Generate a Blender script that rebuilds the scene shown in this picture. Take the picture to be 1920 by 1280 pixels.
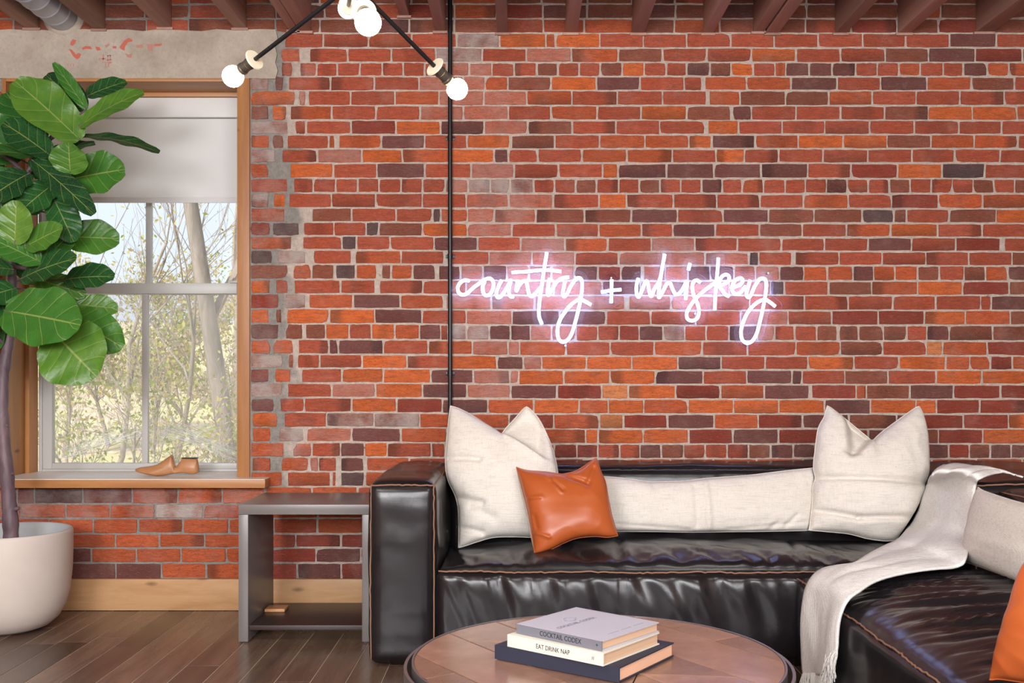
import bpy, bmesh, math, random
import numpy as np
from mathutils import Vector, Matrix, noise as mn

# ------------------------------------------------------------------ clear
for o in list(bpy.data.objects):
    bpy.data.objects.remove(o, do_unlink=True)
scene = bpy.context.scene
COL = scene.collection

# ------------------------------------------------------------------ camera
F = 1950.0            # focal length in pixels of the 1920 wide frame
CX, CY = 976.0, 703.0  # vanishing point of the lines square to the wall
S = 5.0 / F
CZ = 440 * S          # camera height above the floor
cam_d = bpy.data.cameras.new('camera')
cam = bpy.data.objects.new('camera', cam_d)
COL.objects.link(cam)
cam.location = (0, -5.0, CZ)
cam.rotation_euler = (math.pi / 2, 0, 0)
cam_d.sensor_width = 36
cam_d.lens = F / 1920 * 36
cam_d.shift_x = -(CX - 960) / 1920
cam_d.shift_y = (CY - 640) / 1920
cam_d.clip_start = 0.05
scene.camera = cam

# ------------------------------------------------------------------ world, sun, daylight, exposure
world = bpy.data.worlds.new('sky')
scene.world = world
world.use_nodes = True
wn = world.node_tree
wn.nodes.clear()
wo = wn.nodes.new('ShaderNodeOutputWorld')
wb = wn.nodes.new('ShaderNodeBackground')
wb.inputs['Color'].default_value = (0.80, 0.88, 1.0, 1)
wb.inputs['Strength'].default_value = 1.15
wn.links.new(wb.outputs[0], wo.inputs[0])

def light(name, kind, loc, rot, energy, color=(1, 1, 1), **kw):
    d = bpy.data.lights.new(name, kind)
    d.energy = energy
    d.color = color
    for k, v in kw.items():
        setattr(d, k, v)
    o = bpy.data.objects.new(name, d)
    COL.objects.link(o)
    o.location = loc
    o.rotation_euler = rot
    return o

light('sun', 'SUN', (0, 0, 20), (math.radians(38), math.radians(-32), 0), 5.0, (1.0, 0.95, 0.86), angle=0.05)
# daylight entering by the three wide windows high in the room's rear wall
for wx, en in ((-2.1, 240), (0.0, 170), (2.1, 140)):
    light('rear_daylight', 'AREA', (wx, -7.42, 2.15), (math.radians(84), 0, 0), en, (0.98, 0.985, 1.0),
          shape='RECTANGLE', size=1.75, size_y=1.3)
# area lights added as overhead fill, no fixtures, above and in front of the camera
for lx, en in ((-1.5, 62), (1.3, 48)):
    light('overhead_fill', 'AREA', (lx, -3.5, 2.72), (math.radians(-12), 0, 0), en, (1.0, 0.95, 0.88),
          shape='RECTANGLE', size=1.1, size_y=1.1)

vs = scene.view_settings
vs.view_transform = 'Standard'
vs.look = 'None'
vs.exposure = 0.02
vs.gamma = 1.0
vs.use_curve_mapping = False

# ------------------------------------------------------------------ helpers: places
def W(px, py, y=0.0):
    D = 5.0 + y
    return Vector(((px - CX) * D / F, y, CZ - (py - CY) * D / F))

def onz(px, py, z):
    D = (CZ - z) * F / (py - CY)
    return Vector(((px - CX) * D / F, D - 5.0, z))

def onx(px, py, x):
    D = x * F / (px - CX)
    return Vector((x, D - 5.0, CZ - (py - CY) * D / F))

def srgb(r, g, b):
    f = lambda c: (c / 255) / 12.92 if c / 255 <= .04045 else ((c / 255 + .055) / 1.055) ** 2.4
    return (f(r), f(g), f(b))

# ------------------------------------------------------------------ helpers: meshes
class MB:
    def __init__(s):
        s.v = []; s.f = []; s.uv = None
    def add(s, vs, fs):
        n = len(s.v)
        s.v.extend([Vector(p) for p in vs])
        s.f.extend([tuple(i + n for i in f) for f in fs])
        return s
    def box(s, x0, x1, y0, y1, z0, z1):
        v = [(x0, y0, z0), (x1, y0, z0), (x1, y1, z0), (x0, y1, z0), (x0, y0, z1), (x1, y0, z1), (x1, y1, z1), (x0, y1, z1)]
        f = [(0, 3, 2, 1), (4, 5, 6, 7), (0, 1, 5, 4), (1, 2, 6, 5), (2, 3, 7, 6), (3, 0, 4, 7)]
        return s.add(v, f)
    def rbox(s, x0, x1, y0, y1, z0, z1, b=0.003):
        """box with chamfered edges"""
        bm = bmesh.new()
        bmesh.ops.create_cube(bm, size=1)
        for v in bm.verts:
            v.co = Vector(((x0 + x1) / 2 + v.co.x * (x1 - x0), (y0 + y1) / 2 + v.co.y * (y1 - y0), (z0 + z1) / 2 + v.co.z * (z1 - z0)))
        bmesh.ops.bevel(bm, geom=bm.edges[:], offset=b, segments=2, affect='EDGES', profile=0.6)
        s.addbm(bm)
        return s
    def addbm(s, bm, M=None):
        bm.verts.ensure_lookup_table()
        bm.verts.index_update()
        s.add([(M @ v.co if M else v.co) for v in bm.verts], [[v.index for v in f.verts] for f in bm.faces])
        bm.free()
        return s
    def tube(s, pts, r, n=8, cap=True):
        pts = [Vector(p) for p in pts]
        m = len(pts)
        rs = r if isinstance(r, (list, tuple)) else [r] * m
        T = []
        for i in range(m):
            a = pts[max(i - 1, 0)]; b = pts[min(i + 1, m - 1)]
            t = (b - a)
            T.append(t.normalized() if t.length > 1e-9 else Vector((0, 0, 1)))
        up = Vector((0, 0, 1)) if abs(T[0].z) < .9 else Vector((1, 0, 0))
        N = T[0].cross(up).normalized()
        vs, fs = [], []
        for i in range(m):
            N = (N - T[i] * N.dot(T[i]))
            N = N.normalized() if N.length > 1e-6 else T[i].orthogonal().normalized()
            B = T[i].cross(N)
            for k in range(n):
                a = 2 * math.pi * k / n
                vs.append(pts[i] + (N * math.cos(a) + B * math.sin(a)) * rs[i])
        for i in range(m - 1):
            for k in range(n):
                fs.append((i * n + k, i * n + (k + 1) % n, (i + 1) * n + (k + 1) % n, (i + 1) * n + k))
        if cap:
            fs.append(tuple(range(n - 1, -1, -1)))
            fs.append(tuple(range((m - 1) * n, m * n)))
        return s.add(vs, fs)
    def lathe(s, prof, n=48, M=None, c=(0, 0, 0), caps=True):
        vs, fs = [], []
        c = Vector(c)
        for r, z in prof:
            for k in range(n):
                a = 2 * math.pi * k / n
                p = Vector((r * math.cos(a), r * math.sin(a), z))
                vs.append((M @ p if M else p) + c)
        for i in range(len(prof) - 1):
            for k in range(n):
                fs.append((i * n + k, i * n + (k + 1) % n, (i + 1) * n + (k + 1) % n, (i + 1) * n + k))
        if caps and prof[0][0] > 1e-6: fs.append(tuple(range(n - 1, -1, -1)))
        if caps and prof[-1][0] > 1e-6: fs.append(tuple(range((len(prof) - 1) * n, len(prof) * n)))
        return s.add(vs, fs)
    def grid(s, P, flip=False):
        """P: rows of points"""
        h, w = len(P), len(P[0])
        vs = [p for r in P for p in r]
        fs = []
        for i in range(h - 1):
            for j in range(w - 1):
                q = (i * w + j, i * w + j + 1, (i + 1) * w + j + 1, (i + 1) * w + j)
                fs.append(q[::-1] if flip else q)
        return s.add(vs, fs)
    def prism(s, poly, y0, y1):
        """poly of (x,z) extruded between y0 and y1"""
        n = len(poly)
        vs = [(x, y0, z) for x, z in poly] + [(x, y1, z) for x, z in poly]
        fs = [tuple(range(n)), tuple(range(2 * n - 1, n - 1, -1))]
        for i in range(n):
            j = (i + 1) % n
            fs.append((j, i, n + i, n + j))
        return s.add(vs, fs)

def wloc(o):
    p = Vector((0, 0, 0))
    while o is not None:
        p += o.location
        o = o.parent
    return p

def obj(name, mb, mat, parent=None, smooth=None, loc=None, weld=False, recalc=False):
    """links the collected world-space shape as ONE mesh object"""
    base = wloc(parent) if parent else Vector((0, 0, 0))
    org = Vector(loc) if loc is not None else base
    me = bpy.data.meshes.new(name)
    me.from_pydata([p - org for p in mb.v], [], mb.f)
    if weld or recalc:
        bm = bmesh.new(); bm.from_mesh(me)
        if weld: bmesh.ops.remove_doubles(bm, verts=bm.verts[:], dist=1e-5)
        bmesh.ops.recalc_face_normals(bm, faces=bm.faces[:])
        bm.to_mesh(me); bm.free()
    if mb.uv is not None:
        ul = me.uv_layers.new(name='uv')
        for l in me.loops:
            ul.data[l.index].uv = mb.uv[l.vertex_index]
    me.materials.append(mat)
    if smooth:
        me.shade_smooth()
        if smooth is not True:
            me.set_sharp_from_angle(angle=math.radians(smooth))
    me.update()
    o = bpy.data.objects.new(name, me)
    COL.objects.link(o)
    if parent:
        o.parent = parent
    o.location = org - base
    return o

def thing(name, label, cat, loc=(0, 0, 0), group=None):
    o = bpy.data.objects.new(name, None)
    o.empty_display_size = 0.1
    COL.objects.link(o)
    o.location = loc
    o['label'] = label; o['category'] = cat
    if group: o['group'] = group
    return o

def tag(o, label, cat, group=None):
    o['label'] = label; o['category'] = cat
    if group: o['group'] = group
    return o

def struct(o):
    o['kind'] = 'structure'
    return o

def spline(pts, n=8, closed=False):
    """Catmull-Rom through the points"""
    P = [Vector(p) for p in pts]
    m = len(P)
    out = []
    for i in range(m - 1 if not closed else m):
        p1, p2 = P[i], P[(i + 1) % m]
        p0 = P[i - 1] if (i > 0 or closed) else p1 * 2 - p2
        p3 = P[(i + 2) % m] if (i + 2 < m or closed) else p2 * 2 - p1
        for k in range(n):
            t = k / n
            out.append(0.5 * ((2 * p1) + (p2 - p0) * t + (2 * p0 - 5 * p1 + 4 * p2 - p3) * t * t + (3 * p1 - p0 - 3 * p2 + p3) * t ** 3))
    if not closed: out.append(P[-1])
    return out

def resample(pts, n):
    d = [0]
    for a, b in zip(pts, pts[1:]): d.append(d[-1] + (b - a).length)
    L = d[-1]; out = []; j = 0
    for i in range(n):
        t = L * i / (n - 1)
        while j < len(pts) - 2 and d[j + 1] < t: j += 1
        k = (t - d[j]) / max(d[j + 1] - d[j], 1e-9)
        out.append(pts[j].lerp(pts[j + 1], min(max(k, 0), 1)))
    return out

# ------------------------------------------------------------------ helpers: materials
class NT:
    def __init__(s, name):
        s.m = bpy.data.materials.new(name); s.m.use_nodes = True
        s.t = s.m.node_tree; s.t.nodes.clear()
        s.out = s.n('ShaderNodeOutputMaterial')
    def n(s, kind, **kw):
        nd = s.t.nodes.new(kind)
        for k, v in kw.items():
            if k.startswith('i_'):
                nd.inputs[k[2:].replace('_', ' ')].default_value = v
            else: setattr(nd, k, v)
        return nd
    def l(s, a, b): s.t.links.new(a, b)
    def coord(s, scale=(1, 1, 1), kind='Object', rot=(0, 0, 0)):
        tc = s.n('ShaderNodeTexCoord'); mp = s.n('ShaderNodeMapping')
        mp.inputs['Scale'].default_value = scale; mp.inputs['Rotation'].default_value = rot
        s.l(tc.outputs[kind], mp.inputs['Vector'])
        return mp.outputs[0]
    def noise(s, vec, scale=5, detail=4, rough=.55, dist=0):
        nd = s.n('ShaderNodeTexNoise')
        nd.inputs['Scale'].default_value = scale; nd.inputs['Detail'].default_value = detail
        nd.inputs['Roughness'].default_value = rough; nd.inputs['Distortion'].default_value = dist
        if vec is not None: s.l(vec, nd.inputs['Vector'])
        return nd.outputs['Fac']
    def ramp(s, fac, stops):
        nd = s.n('ShaderNodeValToRGB'); cr = nd.color_ramp
        while len(cr.elements) < len(stops): cr.elements.new(.5)
        for e, (p, c) in zip(cr.elements, stops):
            e.position = p
            e.color = (c, c, c, 1) if isinstance(c, (int, float)) else (*c[:3], 1)
        s.l(fac, nd.inputs['Fac'])
        return nd.outputs['Color']
    def mix(s, fac, a, b, mode='MIX'):
        nd = s.n('ShaderNodeMix', data_type='RGBA', blend_type=mode)
        for sock, v in ((nd.inputs['Factor'], fac), (nd.inputs['A'], a), (nd.inputs['B'], b)):
            if isinstance(v, bpy.types.NodeSocket): s.l(v, sock)
            elif sock.type == 'VALUE': sock.default_value = v
            else: sock.default_value = (*v[:3], 1)
        return nd.outputs['Result']
    def math(s, op, a, b=0.0, clamp=False):
        nd = s.n('ShaderNodeMath', operation=op, use_clamp=clamp)
        for i, v in enumerate((a, b)):
            if isinstance(v, bpy.types.NodeSocket): s.l(v, nd.inputs[i])
            else: nd.inputs[i].default_value = v
        return nd.outputs[0]
    def bump(s, h, strength=.3, dist=.01, prev=None):
        nd = s.n('ShaderNodeBump')
        nd.inputs['Strength'].default_value = strength; nd.inputs['Distance'].default_value = dist
        s.l(h, nd.inputs['Height'])
        if prev is not None: s.l(prev, nd.inputs['Normal'])
        return nd.outputs[0]
    def bsdf(s, color, rough=.5, metal=0.0, normal=None, spec=None, **kw):
        b = s.n('ShaderNodeBsdfPrincipled')
        for nm, v in (('Base Color', color), ('Roughness', rough), ('Metallic', metal)):
            if isinstance(v, bpy.types.NodeSocket): s.l(v, b.inputs[nm])
            elif nm == 'Base Color': b.inputs[nm].default_value = (*v[:3], 1)
            else: b.inputs[nm].default_value = v
        if normal is not None: s.l(normal, b.inputs['Normal'])
        if spec is not None: b.inputs['Specular IOR Level'].default_value = spec
        for k, v in kw.items(): b.inputs[k].default_value = v
        return b
    def done(s, sh):
        s.l(sh.outputs[0] if hasattr(sh, 'outputs') else sh, s.out.inputs['Surface'])
        return s.m

def plain(name, c, rough=.5, metal=0.0, spec=None, bumpscale=0, bumpstr=.2):
    t = NT(name)
    nrm = None
    v = t.coord()
    col = t.mix(t.math('MULTIPLY', t.noise(v, 9, 3), .28), c, tuple(x * .6 for x in c))
    if bumpscale: nrm = t.bump(t.noise(v, bumpscale, 4), bumpstr, .004)
    return t.done(t.bsdf(col, rough, metal, nrm, spec))

def wood(name, a, b, scale=(1, 12, 12), rough=.5, rnd=.25, bump=.15, knots=False, spec=.4):
    """grain stretched along the axis with the small scale"""
    t = NT(name)
    v = t.coord(scale)
    oi = t.n('ShaderNodeObjectInfo')
    off = t.n('ShaderNodeVectorMath', operation='MULTIPLY_ADD')
    cx = t.n('ShaderNodeCombineXYZ')
    for i in range(3): t.l(oi.outputs['Random'], cx.inputs[i])
    t.l(cx.outputs[0], off.inputs[0]); off.inputs[1].default_value = (37, 53, 71)
    t.l(v, off.inputs[2])
    g = t.noise(off.outputs[0], 1.6, 6, .62, .6)
    col = t.ramp(g, [(.28, b), (.72, a)])
    fine = t.noise(off.outputs[0], 9, 3, .6)
    col = t.mix(t.math('MULTIPLY', fine, .35), col, tuple(x * .55 for x in b))
    if knots:
        kv = t.coord((1.2, 1.2, 3.2))
        vo = t.n('ShaderNodeTexVoronoi'); vo.inputs['Scale'].default_value = 2.3
        t.l(kv, vo.inputs['Vector'])
        k = t.ramp(vo.outputs['Distance'], [(.03, 1.0), (.11, 0.0)])
        col = t.mix(k, col, tuple(x * .35 for x in b))
    hs = t.n('ShaderNodeHueSaturation')
    t.l(col, hs.inputs['Color'])
    t.l(t.math('ADD', t.math('MULTIPLY', oi.outputs['Random'], rnd * 2), 1 - rnd), hs.inputs['Value'])
    return t.done(t.bsdf(hs.outputs[0], rough, 0, t.bump(g, bump, .004), spec))

M = {}
def brick_material():
    t = NT('brick')
    at = t.n('ShaderNodeAttribute', attribute_name='bc')
    v = t.coord(kind='Object')
    geo = t.n('ShaderNodeNewGeometry')
    pos = geo.outputs['Position']
    mp = t.n('ShaderNodeMapping'); mp.inputs['Scale'].default_value = (.45, 1, 1.7); t.l(pos, mp.inputs['Vector'])
    n1 = t.noise(mp.outputs[0], 34, 6, .72)
    n2 = t.noise(mp.outputs[0], 170, 4, .7)
    n3 = t.noise(pos, 7, 4, .6)
    col = t.mix(t.ramp(n1, [(.35, .45), (.55, 0.0)]), at.outputs['Color'], (0.19, 0.066, 0.040))
    col = t.mix(t.ramp(n1, [(.55, 0.0), (.8, .35)]), col, (0.66, 0.24, 0.14))
    col = t.mix(t.ramp(n2, [(.55, 0.0), (.66, .6)]), col, (0.11, 0.05, 0.035))
    col = t.mix(t.ramp(n2, [(.30, .35), (.42, 0.0)]), col, (0.70, 0.36, 0.24))
    lime = t.math('MULTIPLY', at.outputs['Alpha'], t.ramp(n3, [(.38, 0.0), (.6, 1.0)]), clamp=True)
    col = t.mix(lime, col, (0.56, 0.48, 0.44))
    col = t.mix(t.ramp(n3, [(.58, 0.0), (.78, .22)]), col, (0.60, 0.42, 0.34))
    nb = t.bump(n2, 1.0, .006)
    nb = t.bump(n1, 1.0, .012, nb)
    return t.done(t.bsdf(col, .85, 0, nb, .25))
M['brick'] = brick_material()

def mortar_material():
    t = NT('mortar')
    geo = t.n('ShaderNodeNewGeometry')
    pos = geo.outputs['Position']
    sep = t.n('ShaderNodeSeparateXYZ'); t.l(pos, sep.inputs[0])
    n1 = t.noise(pos, 38, 6, .75)
    n2 = t.noise(pos, 190, 4, .75)
    base = t.ramp(n1, [(.3, (0.58, 0.465, 0.385)), (.7, (0.86, 0.735, 0.64))])
    grey = t.ramp(n1, [(.3, (0.30, 0.28, 0.25)), (.7, (0.46, 0.43, 0.39))])
    wob = t.math('MULTIPLY', t.math('SUBTRACT', t.noise(pos, 6, 3), .5), .5)
    gx = t.math('ADD', sep.outputs['X'], wob)
    f = t.ramp(t.math('MULTIPLY', t.math('ADD', gx, 1.06), -12.0, True), [(.0, 0.0), (1.0, 1.0)])
    col = t.mix(f, base, grey)
    col = t.mix(t.ramp(n2, [(.6, 0.0), (.75, .5)]), col, (0.2, 0.16, 0.13))
    dk = t.noise(pos, 11, 4, .7)
    col = t.mix(t.ramp(dk, [(.68, 0.0), (.74, .75)]), col, (0.10, 0.07, 0.05))
    nb = t.bump(n2, .9, .006)
    nb = t.bump(n1, 1.0, .015, nb)
    return t.done(t.bsdf(col, .95, 0, nb, .15))
M['mortar'] = mortar_material()

def concrete_material():
    t = NT('concrete')
    geo = t.n('ShaderNodeNewGeometry'); pos = geo.outputs['Position']
    n1 = t.noise(pos, 5, 6, .65); n2 = t.noise(pos, 90, 4, .65)
    col = t.ramp(n1, [(.3, (0.32, 0.265, 0.21)), (.7, (0.50, 0.43, 0.355))])
    col = t.mix(t.ramp(n2, [(.5, 0.0), (.75, .4)]), col, (0.24, 0.2, 0.17))
    return t.done(t.bsdf(col, .92, 0, t.bump(n2, .5, .006), .2))
M['concrete'] = concrete_material()
M['red_paint'] = plain('red_paint', (0.52, 0.13, 0.085), .9)
M['pale_paint'] = plain('faded_red_paint', (0.45, 0.22, 0.17), .9)

M['floor'] = wood('dark_oak_floor', (0.215, 0.135, 0.092), (0.085, 0.052, 0.040), (9, .9, 9), .27, .38, .12, spec=.5)
M['joint'] = plain('floor_joint', (0.46, 0.36, 0.28), .7)
M['joist'] = wood('joist_paint', (0.50, 0.30, 0.235), (0.33, 0.185, 0.14), (9, .7, 9), .75, .22, .3)
M['deck'] = wood('ceiling_deck', (0.16, 0.09, 0.06), (0.07, 0.04, 0.03), (.8, 8, 8), .85, .2, .2)
M['fir'] = wood('window_wood', (0.52, 0.245, 0.085), (0.33, 0.125, 0.04), (9, 9, .8), .45, .1, .08, True)
M['fir_h'] = wood('sill_wood', (0.52, 0.25, 0.085), (0.34, 0.135, 0.045), (.8, 9, 9), .4, .1, .08)
M['sill_top'] = wood('sill_top_daylit', (0.86, 0.80, 0.74), (0.74, 0.66, 0.58), (.8, 9, 9), .35, .05, .05)  # window light falling on the sill put into a paler top colour
M['base'] = wood('baseboard_wood', (0.62, 0.37, 0.185), (0.44, 0.23, 0.10), (1.3, 9, 9), .5, .06, .08, True)
M['alu'] = plain('window_frame_grey', (0.50, 0.49, 0.47), .4)
M['plaster'] = plain('rendered_wall', (0.40, 0.27, 0.20), .9, bumpscale=30)

def glass_material(name, tint=(1, 1, 1), refl=1.0):
    t = NT(name)
    tr = t.n('ShaderNodeBsdfTransparent'); tr.inputs[0].default_value = (*tint, 1)
    gl = t.n('ShaderNodeBsdfGlossy'); gl.inputs['Roughness'].default_value = .02
    fr = t.n('ShaderNodeFresnel'); fr.inputs['IOR'].default_value = 1.35
    mx = t.n('ShaderNodeMixShader')
    t.l(t.math('MULTIPLY', fr.outputs[0], refl), mx.inputs[0]); t.l(tr.outputs[0], mx.inputs[1]); t.l(gl.outputs[0], mx.inputs[2])
    return t.done(mx)
M['glass'] = glass_material('window_glass', (.97, .98, .98), .7)
M['acrylic'] = glass_material('clear_acrylic', (.965, .965, .985), .10)

def shade_material():
    t = NT('shade_fabric')
    v = t.coord((1, 1, 1))
    n = t.noise(v, 400, 2)
    d = t.n('ShaderNodeBsdfDiffuse'); d.inputs[0].default_value = (.86, .85, .84, 1)
    tl = t.n('ShaderNodeBsdfTranslucent'); tl.inputs[0].default_value = (.80, .79, .78, 1)
    b = t.bump(n, .1, .001)
    t.l(b, d.inputs['Normal'])
    mx = t.n('ShaderNodeMixShader'); mx.inputs[0].default_value = .35
    t.l(d.outputs[0], mx.inputs[1]); t.l(tl.outputs[0], mx.inputs[2])
    return t.done(mx)
M['shade'] = shade_material()

def leather(name, c, rough=.3, grain=.18, var=.5):
    t = NT(name)
    v = t.coord()
    n1 = t.noise(v, 3.5, 4); n2 = t.noise(v, 260, 3, .6); n3 = t.noise(v, 18, 4, .6)
    col = t.mix(t.ramp(n1, [(.35, 0.0), (.75, var)]), c, tuple(min(1, x * 1.9 + .004) for x in c))
    nb = t.bump(n2, grain, .0012)
    nb = t.bump(n3, .06, .006, nb)
    rg = t.math('ADD', t.math('MULTIPLY', n1, .10), rough - .05)
    return t.done(t.bsdf(col, rg, 0, nb, .42))
M['leather'] = leather('black_brown_leather', (0.0100, 0.0080, 0.0092), .255, .10)
M['tan_leather'] = leather('tan_leather', (0.36, 0.078, 0.018), .33, .1, .25)
M['thread'] = plain('tan_thread', (0.25, 0.125, 0.075), .7)
M['dark_thread'] = plain('dark_seam', (0.03, 0.024, 0.022), .5)

def fabric(name, c, s=420, str_=.35, flecks=True):
    t = NT(name)
    v = t.coord()
    a = t.n('ShaderNodeTexWave', wave_type='BANDS', bands_direction='X'); a.inputs['Scale'].default_value = s * .4; a.inputs['Distortion'].default_value = 1.5
    b = t.n('ShaderNodeTexWave', wave_type='BANDS', bands_direction='Z'); b.inputs['Scale'].default_value = s * .4; b.inputs['Distortion'].default_value = 1.5
    t.l(v, a.inputs[0]); t.l(v, b.inputs[0])
    h = t.math('ADD', a.outputs['Fac'], b.outputs['Fac'])
    big = t.noise(t.coord((1, 1, 5)), 9, 4)
    col = t.mix(t.math('MULTIPLY', big, .35), c, tuple(x * .78 for x in c))
    slub = t.noise(t.coord((14, 60, 260)), 1.0, 3, .7)
    col = t.mix(t.ramp(slub, [(.34, .5), (.5, 0.0)]), col, tuple(x * .66 for x in c))
    slub2 = t.noise(t.coord((260, 60, 22)), 1.0, 3, .7)
    col = t.mix(t.ramp(slub2, [(.34, .4), (.48, 0.0)]), col, tuple(x * .7 for x in c))
    fine = t.noise(v, s, 2)
    col = t.mix(t.ramp(fine, [(.3, .4), (.6, 0.0)]), col, tuple(x * .66 for x in c))
    if flecks:
        col = t.mix(t.ramp(t.noise(v, 120, 1), [(.76, 0.0), (.8, .6)]), col, (0.3, 0.24, 0.19))
    nb = t.bump(h, str_, .0012)
    nb = t.bump(slub, .35, .0025, nb)
    nb = t.bump(t.noise(v, 26, 4), .22, .008, nb)
    return t.done(t.bsdf(col, .95, 0, nb, .1))
M['linen'] = fabric('cream_linen', (0.77, 0.715, 0.65))
M['throw'] = fabric('ivory_wool', (0.90, 0.875, 0.84), 300, .5, False)

M['bronze'] = plain('grey_bronze_metal', (0.165, 0.148, 0.142), .32, .1, bumpscale=20, bumpstr=.06)
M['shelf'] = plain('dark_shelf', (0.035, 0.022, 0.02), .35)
M['black'] = plain('black_metal', (0.012, 0.012, 0.014), .35, .3)
M['steel'] = plain('brushed_steel', (0.33, 0.32, 0.33), .35, .9)
M['duct'] = plain('galvanised_duct', (0.52, 0.56, 0.64), .42, .35, bumpscale=14, bumpstr=.12)
M['brass'] = plain('cream_flange', (0.66, 0.60, 0.46), .4)
M['socket'] = plain('dark_socket', (0.10, 0.085, 0.07), .35, .5)
M['pot'] = plain('matte_white_pot', (0.58, 0.505, 0.45), .55, bumpscale=60, bumpstr=.05)
M['pot_in'] = plain('grey_pot_inside', (0.42, 0.44, 0.45), .8)
M['soil'] = plain('grey_soil', (0.19, 0.19, 0.19), .95, bumpscale=60, bumpstr=.8)
M['bark'] = wood('fig_bark', (0.22, 0.14, 0.15), (0.05, 0.035, 0.05), (10, 10, 2.5), .5, .05, .8)
M['last'] = wood('beech_last', (0.58, 0.30, 0.13), (0.36, 0.15, 0.06), (2, 9, 9), .35, .05, .05)

def emit(name, c, s):
    t = NT(name)
    e = t.n('ShaderNodeEmission'); e.inputs[0].default_value = (*c, 1); e.inputs[1].default_value = s
    return t.done(e)
M['bulb'] = emit('lit_bulb', (1.0, 0.74, 0.46), 60)
M['neon'] = emit('neon_tube', (0.36, 0.50, 1.0), 14)

def leaf_material():
    t = NT('fig_leaf')
    tc = t.n('ShaderNodeTexCoord'); sep = t.n('ShaderNodeSeparateXYZ'); t.l(tc.outputs['UV'], sep.inputs[0])
    u, v = sep.outputs[0], sep.outputs[1]      # u across -1..1, v along 0..1
    au = t.math('ABSOLUTE', u)
    oi = t.n('ShaderNodeObjectInfo')
    mid = t.ramp(au, [(.012, 1.0), (.04, 0.0)])
    w = t.math('ADD', t.math('MULTIPLY', v, 5.2), t.math('MULTIPLY', au, -1.25))
    fr = t.math('FRACT', w)
    d = t.math('ABSOLUTE', t.math('SUBTRACT', fr, .5))
    side = t.ramp(d, [(.008, .8), (.028, 0.0)])
    geo = t.n('ShaderNodeNewGeometry')
    vor = t.n('ShaderNodeTexVoronoi', feature='DISTANCE_TO_EDGE'); vor.inputs['Scale'].default_value = 90
    t.l(geo.outputs['Position'], vor.inputs['Vector'])
    net = t.ramp(vor.outputs['Distance'], [(.01, .4), (.06, 0.0)])
    vein = t.math('MAXIMUM', mid, side)
    sepc = t.n('ShaderNodeSeparateColor'); t.l(oi.outputs['Color'], sepc.inputs[0])
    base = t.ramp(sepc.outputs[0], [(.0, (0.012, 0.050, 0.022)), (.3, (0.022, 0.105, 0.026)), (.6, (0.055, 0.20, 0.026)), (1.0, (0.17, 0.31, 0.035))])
    base = t.mix(t.ramp(t.noise(geo.outputs['Position'], 14, 3), [(.4, 0.0), (.7, .5)]), base, (0.03, 0.14, 0.03))
    col = t.mix(net, base, (0.10, 0.26, 0.05))
    col = t.mix(t.math('MULTIPLY', vein, .8), col, (0.36, 0.42, 0.12))
    h = t.math('ADD', t.math('MULTIPLY', t.ramp(d, [(.0, 0.0), (.22, 1.0)]), .5), t.math('MULTIPLY', t.noise(geo.outputs['Position'], 45, 3), .6))
    nb = t.bump(h, .45, .006)
    pb = t.bsdf(col, .34, 0, nb, .5)
    tl = t.n('ShaderNodeBsdfTranslucent')
    hs = t.n('ShaderNodeHueSaturation'); hs.inputs['Value'].default_value = 1.9; hs.inputs['Saturation'].default_value = 1.1
    t.l(col, hs.inputs['Color']); t.l(hs.outputs[0], tl.inputs[0])
    mx = t.n('ShaderNodeMixShader'); mx.inputs[0].default_value = .30
    t.l(pb.outputs[0], mx.inputs[1]); t.l(tl.outputs[0], mx.inputs[2])
    return t.done(mx)
M['leaf'] = leaf_material()

# ================================================================== THE ROOM
XL, XR, YR, ZT = -3.3, 3.3, -7.4, 3.03
WIN_L, WIN_R = -2.4725, -1.361      # clear opening between the jamb boards
WIN_B, WIN_T = 0.638, 2.538
OPL, OPR, OPB, OPT = WIN_L - .02, W(468.5, 0).x, 0.597, 2.553

def wall_with_hole(x0, x1, y0, y1, z0, z1, holes):
    """wall slab along x with rectangular holes (x0,x1,z0,z1), holes sorted in x"""
    mb = MB(); x = x0
    for hx0, hx1, hz0, hz1 in holes:
        mb.box(x, hx0, y0, y1, z0, z1)
        mb.box(hx0, hx1, y0, y1, z0, hz0)
        mb.box(hx0, hx1, y0, y1, hz1, z1)
        x = hx1
    mb.box(x, x1, y0, y1, z0, z1)
    return mb

wall = struct(obj('wall_back', wall_with_hole(XL, XR, .005, .36, -.02, ZT, [(OPL, OPR, OPB, OPT)]), M['mortar']))

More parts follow.
